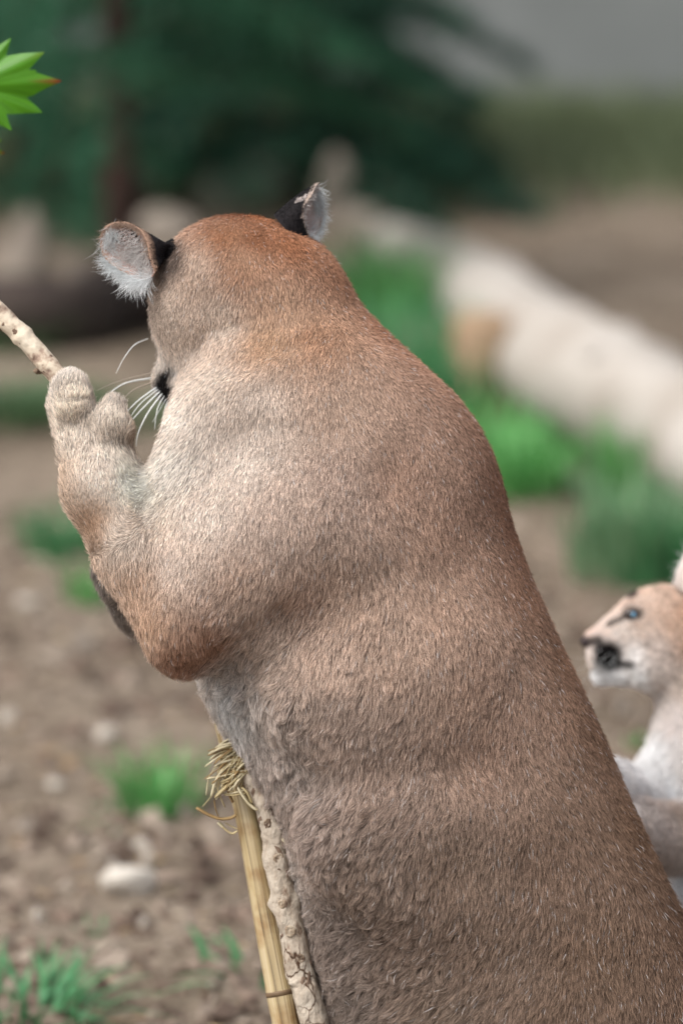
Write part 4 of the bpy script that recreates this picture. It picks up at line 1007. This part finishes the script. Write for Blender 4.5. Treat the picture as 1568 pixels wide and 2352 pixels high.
vv, ff = tube(Lb, rbase, 24, wob=wobb)
root = empty('branch', brc[-1]); tag(root, 'pale knotty branch standing between the bamboo pole and the belly fur', 'branch')
link('wood', mesh('branch_wood', vv, ff), m_brbark, root)
m_knot = simple('branch_knot', [(.35, (.07, .04, .025)), (.5, (.3, .22, .15)), (.7, (.5, .42, .32))], scale=80, rough=.9, bump=.5)
m_flake = simple('bark_flake', [(.35, (.09, .055, .038)), (.6, (.2, .135, .095))], scale=40, rough=.9)
TOC = Vector(-FWD)
for i, (f_, off) in enumerate([(.43, .3), (.53, -.2), (.64, .3), (.70, .1), (.755, -.3)]):
    k = int(f_ * 149); c = Vector(Lb[k]); ax = Vector(Lb[k + 1] - Lb[k - 1]).normalized(); sd = ax.cross(TOC).normalized()
    nrm = (TOC * math.cos(off) + sd * math.sin(off)).normalized(); c = c + nrm * rbase[k] * .97; s2 = nrm.cross(ax).normalized()
    rk = S * (11 if i % 2 else 8); V_ = []; F_ = []
    for rr_, h_ in ((1.25, -.25), (1.0, .28), (.72, .34), (.5, .1), (.28, .3)):
        for q in range(12):
            a = q * math.pi / 6; V_.append(c + (ax * math.cos(a) * 1.2 + s2 * math.sin(a)) * rk * rr_ * (1 + .08 * math.sin(3 * a + i)) + nrm * rk * h_)
    for j in range(4):
        for q in range(12): F_.append((j * 12 + q, j * 12 + (q + 1) % 12, (j + 1) * 12 + (q + 1) % 12, (j + 1) * 12 + q))
    F_.append(tuple(range(48, 60))); link('knot', mesh('knot', V_, F_), m_knot, root)
for i in range(26):
    k = int(rb.uniform(.3, .85) * 149); c = Vector(Lb[k]); ax = Vector(Lb[k + 1] - Lb[k - 1]).normalized(); sd = ax.cross(TOC).normalized()
    off = rb.uniform(-1.3, 1.3); nrm = (TOC * math.cos(off) + sd * math.sin(off)).normalized(); s2 = nrm.cross(ax).normalized()
    c = c + nrm * (rbase[k] * 1.0); l_, w_ = S * rb.uniform(8, 20), S * rb.uniform(3, 8); tw = rb.uniform(-.8, .8)
    a_ = (ax * math.cos(tw) + s2 * math.sin(tw)); b2 = nrm.cross(a_)
    V_ = [c - a_ * l_ - nrm * .001, c - a_ * l_ * .3 + b2 * w_ - nrm * .0005, c + a_ * l_ + nrm * .0008, c + a_ * l_ * .2 - b2 * w_ + nrm * .0005, c + nrm * .001]
    V_ += [v - nrm * .0025 for v in V_[:4]]
    link('bark_flake', mesh('bark_flake', V_, [(0, 1, 4), (1, 2, 4), (2, 3, 4), (3, 0, 4), (5, 6, 1, 0), (6, 7, 2, 1), (7, 8, 3, 2), (8, 5, 0, 3)], False), m_flake, root)

m_straw = [simple('straw_gold', [(.3, (.38, .29, .14)), (.7, (.56, .46, .26))], scale=60, rough=.5), simple('straw_pale', [(.3, (.5, .42, .25)), (.7, (.68, .6, .42))], scale=60, rough=.5), simple('straw_brown', [(.3, (.2, .12, .05)), (.7, (.36, .24, .1))], scale=60, rough=.55)]
knot = empty('straw_knot', P(540, 1740, 0)); tag(knot, 'frayed straw tie knotted round the bamboo pole and branch', 'straw tie')
def straw(pts, wpx, m):
    c = spline([tuple(P(*q)) for q in pts], 12); ww = np.full(12, wpx * S * 1.0); ww[0] *= .8; ww[-1] *= .4
    vv, ff = tube(c, ww, 6, wob=lambda i, k: 1.0 if k % 3 else .3); link('straw_strand', mesh('straw_strand', vv, ff), m_straw[m], knot)
rs = np.random.default_rng(15)
X = lambda c: 392 + c * .3334
Y = lambda c: 1568 + c * .3334
def cs4(*pts): return [(X(a), Y(b), z) for a, b, z in pts]
for pts, w_, m in [
    (cs4((265, 180, -20), (350, 250, -25), (445, 345, -20)), 2.2, 0), (cs4((315, 195, -15), (390, 250, -22), (455, 320, -18)), 2, 1), (cs4((400, 285, -15), (430, 300, -22), (450, 350, -18)), 1.6, 1),
    (cs4((360, 415, -20), (430, 375, -30), (525, 352, -30)), 2.4, 1), (cs4((350, 475, -25), (430, 470, -38), (555, 455, -32)), 2.2, 0), (cs4((335, 510, -25), (380, 480, -40), (460, 440, -44), (530, 405, -36)), 4, 0),
    (cs4((360, 500, -30), (440, 470, -44), (545, 430, -38)), 3, 1), (cs4((245, 775, -30), (270, 640, -35), (360, 540, -40), (470, 490, -36)), 2.6, 1), (cs4((280, 790, -36), (310, 680, -42), (380, 570, -44), (480, 500, -40)), 6, 1),
    (cs4((290, 760, -40), (330, 640, -44), (420, 540, -48), (510, 470, -40)), 4, 0), (cs4((305, 790, -40), (380, 720, -48), (460, 650, -50), (500, 590, -44)), 5.5, 0), (cs4((330, 770, -42), (410, 700, -50), (470, 620, -50), (490, 540, -42)), 3, 1),
    (cs4((220, 855, -25), (290, 770, -30), (340, 700, -38), (400, 620, -40)), 1.4, 0), (cs4((375, 858, -35), (340, 780, -40), (325, 720, -40), (350, 640, -42)), 1.8, 0), (cs4((300, 800, -32), (310, 870, -30), (330, 920, -24)), 2, 2),
    (cs4((178, 862, -15), (250, 905, -20), (340, 938, -22), (420, 930, -24), (455, 905, -24)), 4, 2), (cs4((330, 965, -12), (365, 1000, -18), (420, 1040, -20), (462, 1020, -20)), 2.4, 0), (cs4((375, 965, -12), (420, 990, -16), (465, 1010, -18)), 1.4, 0), (cs4((326, 962, -14), (345, 980, -16), (362, 998, -18)), 4, 1),
    (cs4((515, 635, -44), (530, 560, -48), (545, 480, -40)), 2.2, 0), (cs4((450, 560, -46), (500, 470, -50), (560, 440, -36)), 3, 0), (cs4((420, 640, -46), (470, 540, -52), (520, 450, -44)), 4, 0), (cs4((370, 770, -40), (430, 775, -48), (520, 760, -50)), 2.2, 0), (cs4((360, 760, -38), (430, 760, -48), (510, 740, -50)), 2, 1),
    (cs4((465, 720, -50), (500, 780, -54), (545, 840, -56), (600, 880, -60)), 4.5, 1), (cs4((490, 720, -50), (530, 760, -56), (560, 830, -56)), 3, 0), (cs4((770, 1075, -60), (815, 1130, -72), (860, 1183, -80)), 4, 1),
    (cs4((400, 720, -36), (385, 680, -40), (370, 650, -38)), 3, 2), (cs4((430, 825, -36), (400, 760, -42), (395, 700, -42)), 4, 2), (cs4((455, 600, -46), (420, 660, -48), (400, 690, -44)), 5, 2), (cs4((475, 540, -46), (490, 580, -50), (500, 640, -48)), 3.5, 2)]:
    straw(pts, w_, m)
for _ in range(140):
    a = (rs.uniform(410, 560), rs.uniform(380, 640)); an = rs.uniform(-2.95, -1.9); l_ = rs.uniform(70, 240)
    e = (a[0] + math.cos(an) * l_, a[1] - math.sin(an) * l_ * .9); md = ((a[0] + e[0]) / 2 + rs.normal() * 7, (a[1] + e[1]) / 2 + rs.normal() * 7 - 6)
    straw(cs4((*a, -48 + rs.normal() * 5), (*md, -48 + rs.normal() * 6), (*e, -40 + rs.normal() * 6)), rs.uniform(1.2, 3.4), int(rs.choice([0, 1, 1, 2])))
for q in range(5):                                   # turns of the tie round pole and branch
    z0 = 1700 + q * 17; pts = []
    for a in np.linspace(0, 2 * math.pi, 14): pts.append((548 + 42 * math.cos(a) + q * 3, z0 - 12 * math.cos(a) + 4 * math.sin(a), 0 - 52 * math.sin(a)))
    straw(pts, 5, q % 3)

# the stick held in the paw
m_stick, nt, b_ = mat('peeled_stick', .75, .25)
noise_ramp(nt, b_, [(.30, (.12, .07, .05)), (.39, (.38, .28, .21)), (.45, (.60, .50, .38)), (.8, (.74, .66, .53))], scale=30, detail=7, rough=.6, stretch=(1, 1, 1), bump=.5, bscale=60)
stc = [P(-420, 330, 20), P(-160, 560, -10), P(0, 722, -35), P(62, 782, -50), P(150, 885, -75), P(215, 965, -85), P(312, 1075, -60)]
Ls = spline([tuple(q) for q in stc], 70); rk = np.linspace(25, 21, 70) * S
vv, ff = tube(Ls, rk, 16, wob=lambda i, k: 1 + .05 * math.sin(i * .9 + k * .8) + (.16 * math.exp(-((i - 33) / 1.3) ** 2)) + .12 * math.exp(-((i - 41) / 1.0) ** 2))
sroot = empty('stick', P(150, 885, -75)); tag(sroot, 'peeled pale stick with bark scraps gripped in the raised paw', 'stick')
link('wood', mesh('stick_wood', vv, ff), m_stick, sroot)
vv, ff = tube([P(118, 845, -62), P(100, 850, -66), P(84, 853, -68), P(78, 850, -68)], [11 * S, 9 * S, 7 * S, 4 * S], 8); link('twig_stub', mesh('twig_stub', vv, ff), m_knot, sroot)
for i in range(14):
    k = int(rs.uniform(22, 46)); c = Vector(Ls[k]); ax = Vector(Ls[k + 1] - Ls[k - 1]).normalized(); sd = ax.cross(TOC).normalized()
    off = rs.uniform(-1.4, 1.4); nrm = (TOC * math.cos(off) + sd * math.sin(off)).normalized(); s2 = nrm.cross(ax); c = c + nrm * rk[k]
    l_, w_ = S * rs.uniform(5, 12), S * rs.uniform(4, 9)
    V_ = [c - ax * l_ - nrm * .001, c + s2 * w_, c + ax * l_ + nrm * .0008, c - s2 * w_ + nrm * .0006, c + nrm * .0011] + [c - ax * l_ - nrm * .003, c + s2 * w_ - nrm * .002, c + ax * l_ - nrm * .001, c - s2 * w_ - nrm * .001]
    link('bark_scrap', mesh('bark_scrap', V_, [(0, 1, 4), (1, 2, 4), (2, 3, 4), (3, 0, 4), (5, 6, 1, 0), (6, 7, 2, 1), (7, 8, 3, 2), (8, 5, 0, 3)], False), m_flake, sroot)

# maple sapling at the edge of the view
m_maple, nt, b_ = mat('maple_leaf', .4, .4)
at = nt.nodes.new('ShaderNodeAttribute'); at.attribute_name = 'col'; nt.links.new(at.outputs['Color'], b_.inputs['Base Color'])
tr = nt.nodes.new('ShaderNodeBsdfTranslucent'); nt.links.new(at.outputs['Color'], tr.inputs[0]); ms = nt.nodes.new('ShaderNodeMixShader'); ms.inputs[0].default_value = .4
nt.links.new(b_.outputs[0], ms.inputs[1]); nt.links.new(tr.outputs[0], ms.inputs[2]); nt.links.new(ms.outputs[0], nt.nodes['Material Output'].inputs[0])
m_mstem = simple('maple_stem', [(.3, (.10, .07, .04)), (.7, (.22, .16, .09))], scale=30)
MDZ = 330
sap = P(-190, 2600, MDZ); sap.z = gz(sap.x, sap.y)
mroot = empty('maple_sapling', sap); tag(mroot, 'bright green lobed maple leaves with red tips reaching in above the stick', 'maple')
stm = spline([tuple(sap), tuple(P(-170, 1500, MDZ)), tuple(P(-190, 700, MDZ)), tuple(P(-160, 250, MDZ)), tuple(P(-180, -100, MDZ))], 30)
vv, ff = tube(stm, np.linspace(.012, .004, 30), 8); link('stem', mesh('maple_stem', vv, ff), m_mstem, mroot)
def maple_leaf(base_, ang, size, tilt, lobes=((0, 1.0), (24, .84), (-22, .9), (52, .66), (-48, .7), (85, .5), (-80, .5)), seed=0):
    """lobed leaf: base point, pointing angle in the picture, size in photo units"""
    r = np.random.default_rng(seed)
    ring = []
    srt = sorted(lobes)
    for i, (a, l_) in enumerate(srt):
        ring += [(a - 9, l_ * .73), (a - 6, l_ * .80), (a - 3, l_ * .89), (a, l_ * 1.0), (a + 3, l_ * .89), (a + 6, l_ * .80), (a + 9, l_ * .73)]
        if i < len(srt) - 1: ring.append(((a + srt[i + 1][0]) / 2, .82 * min(l_, srt[i + 1][1])))
    ring = [(-130, .12)] + ring + [(130, .12)]
    V_ = [P(*base_)]; cols = [srgb((150, 190, 60))]; n_ = len(ring)
    for lev in (.33, .66, 1.0):
        for (a, l_) in ring:
            aa = R(ang + a); rr_ = size * l_ * lev
            x, y = base_[0] + rr_ * math.cos(aa), base_[1] + rr_ * math.sin(aa)
            z = base_[2] + rr_ * tilt + 10 * lev * math.sin(R(a) * 5) + 22 * lev * lev
            V_.append(P(x, y, z))
            g = np.array(srgb((84, 146, 28))) * (.8 + .3 * r.random()); red = max(0, (lev * l_ - .88) / .12) * (1 if lev == 1.0 else 0)
            cols.append(g * (1 - red) + srgb((150, 40, 40)) * red)
    F_ = [(0, 1 + i, 2 + i) for i in range(n_ - 1)]
    for j in range(2):
        for i in range(n_ - 1): F_.append((1 + j * n_ + i, 1 + (j + 1) * n_ + i, 2 + (j + 1) * n_ + i, 2 + j * n_ + i))
    me = mesh('leaf', V_, F_); set_col(me, np.array(cols))
    return link('leaf', me, m_maple, mroot)
def petiole(a, b):
    vv, ff = tube(spline([tuple(a), tuple((Vector(a) + Vector(b)) / 2 + Vector((0, 0, .01))), tuple(b)], 6), [.0018] * 6, 6); link('leaf_stalk', mesh('leaf_stalk', vv, ff), m_mstem, mroot)
for i, (bx, by, an, sz, ti, sp) in enumerate([(-62, 200, -4, 205, -.1, 22), (-70, 335, 12, 85, .1, 21), (-90, 420, 40, 80, .1, 20), (-60, 20, -160, 150, .2, 25), (-250, 160, 170, 170, .2, 24), (-240, 360, 150, 160, -.2, 21), (-100, -40, -60, 150, .2, 27), (-270, 560, 160, 150, .2, 19)]):
    maple_leaf((bx, by, MDZ - 10), an, sz, ti, seed=i); petiole(Vector(stm[sp]), P(bx, by, MDZ - 10))
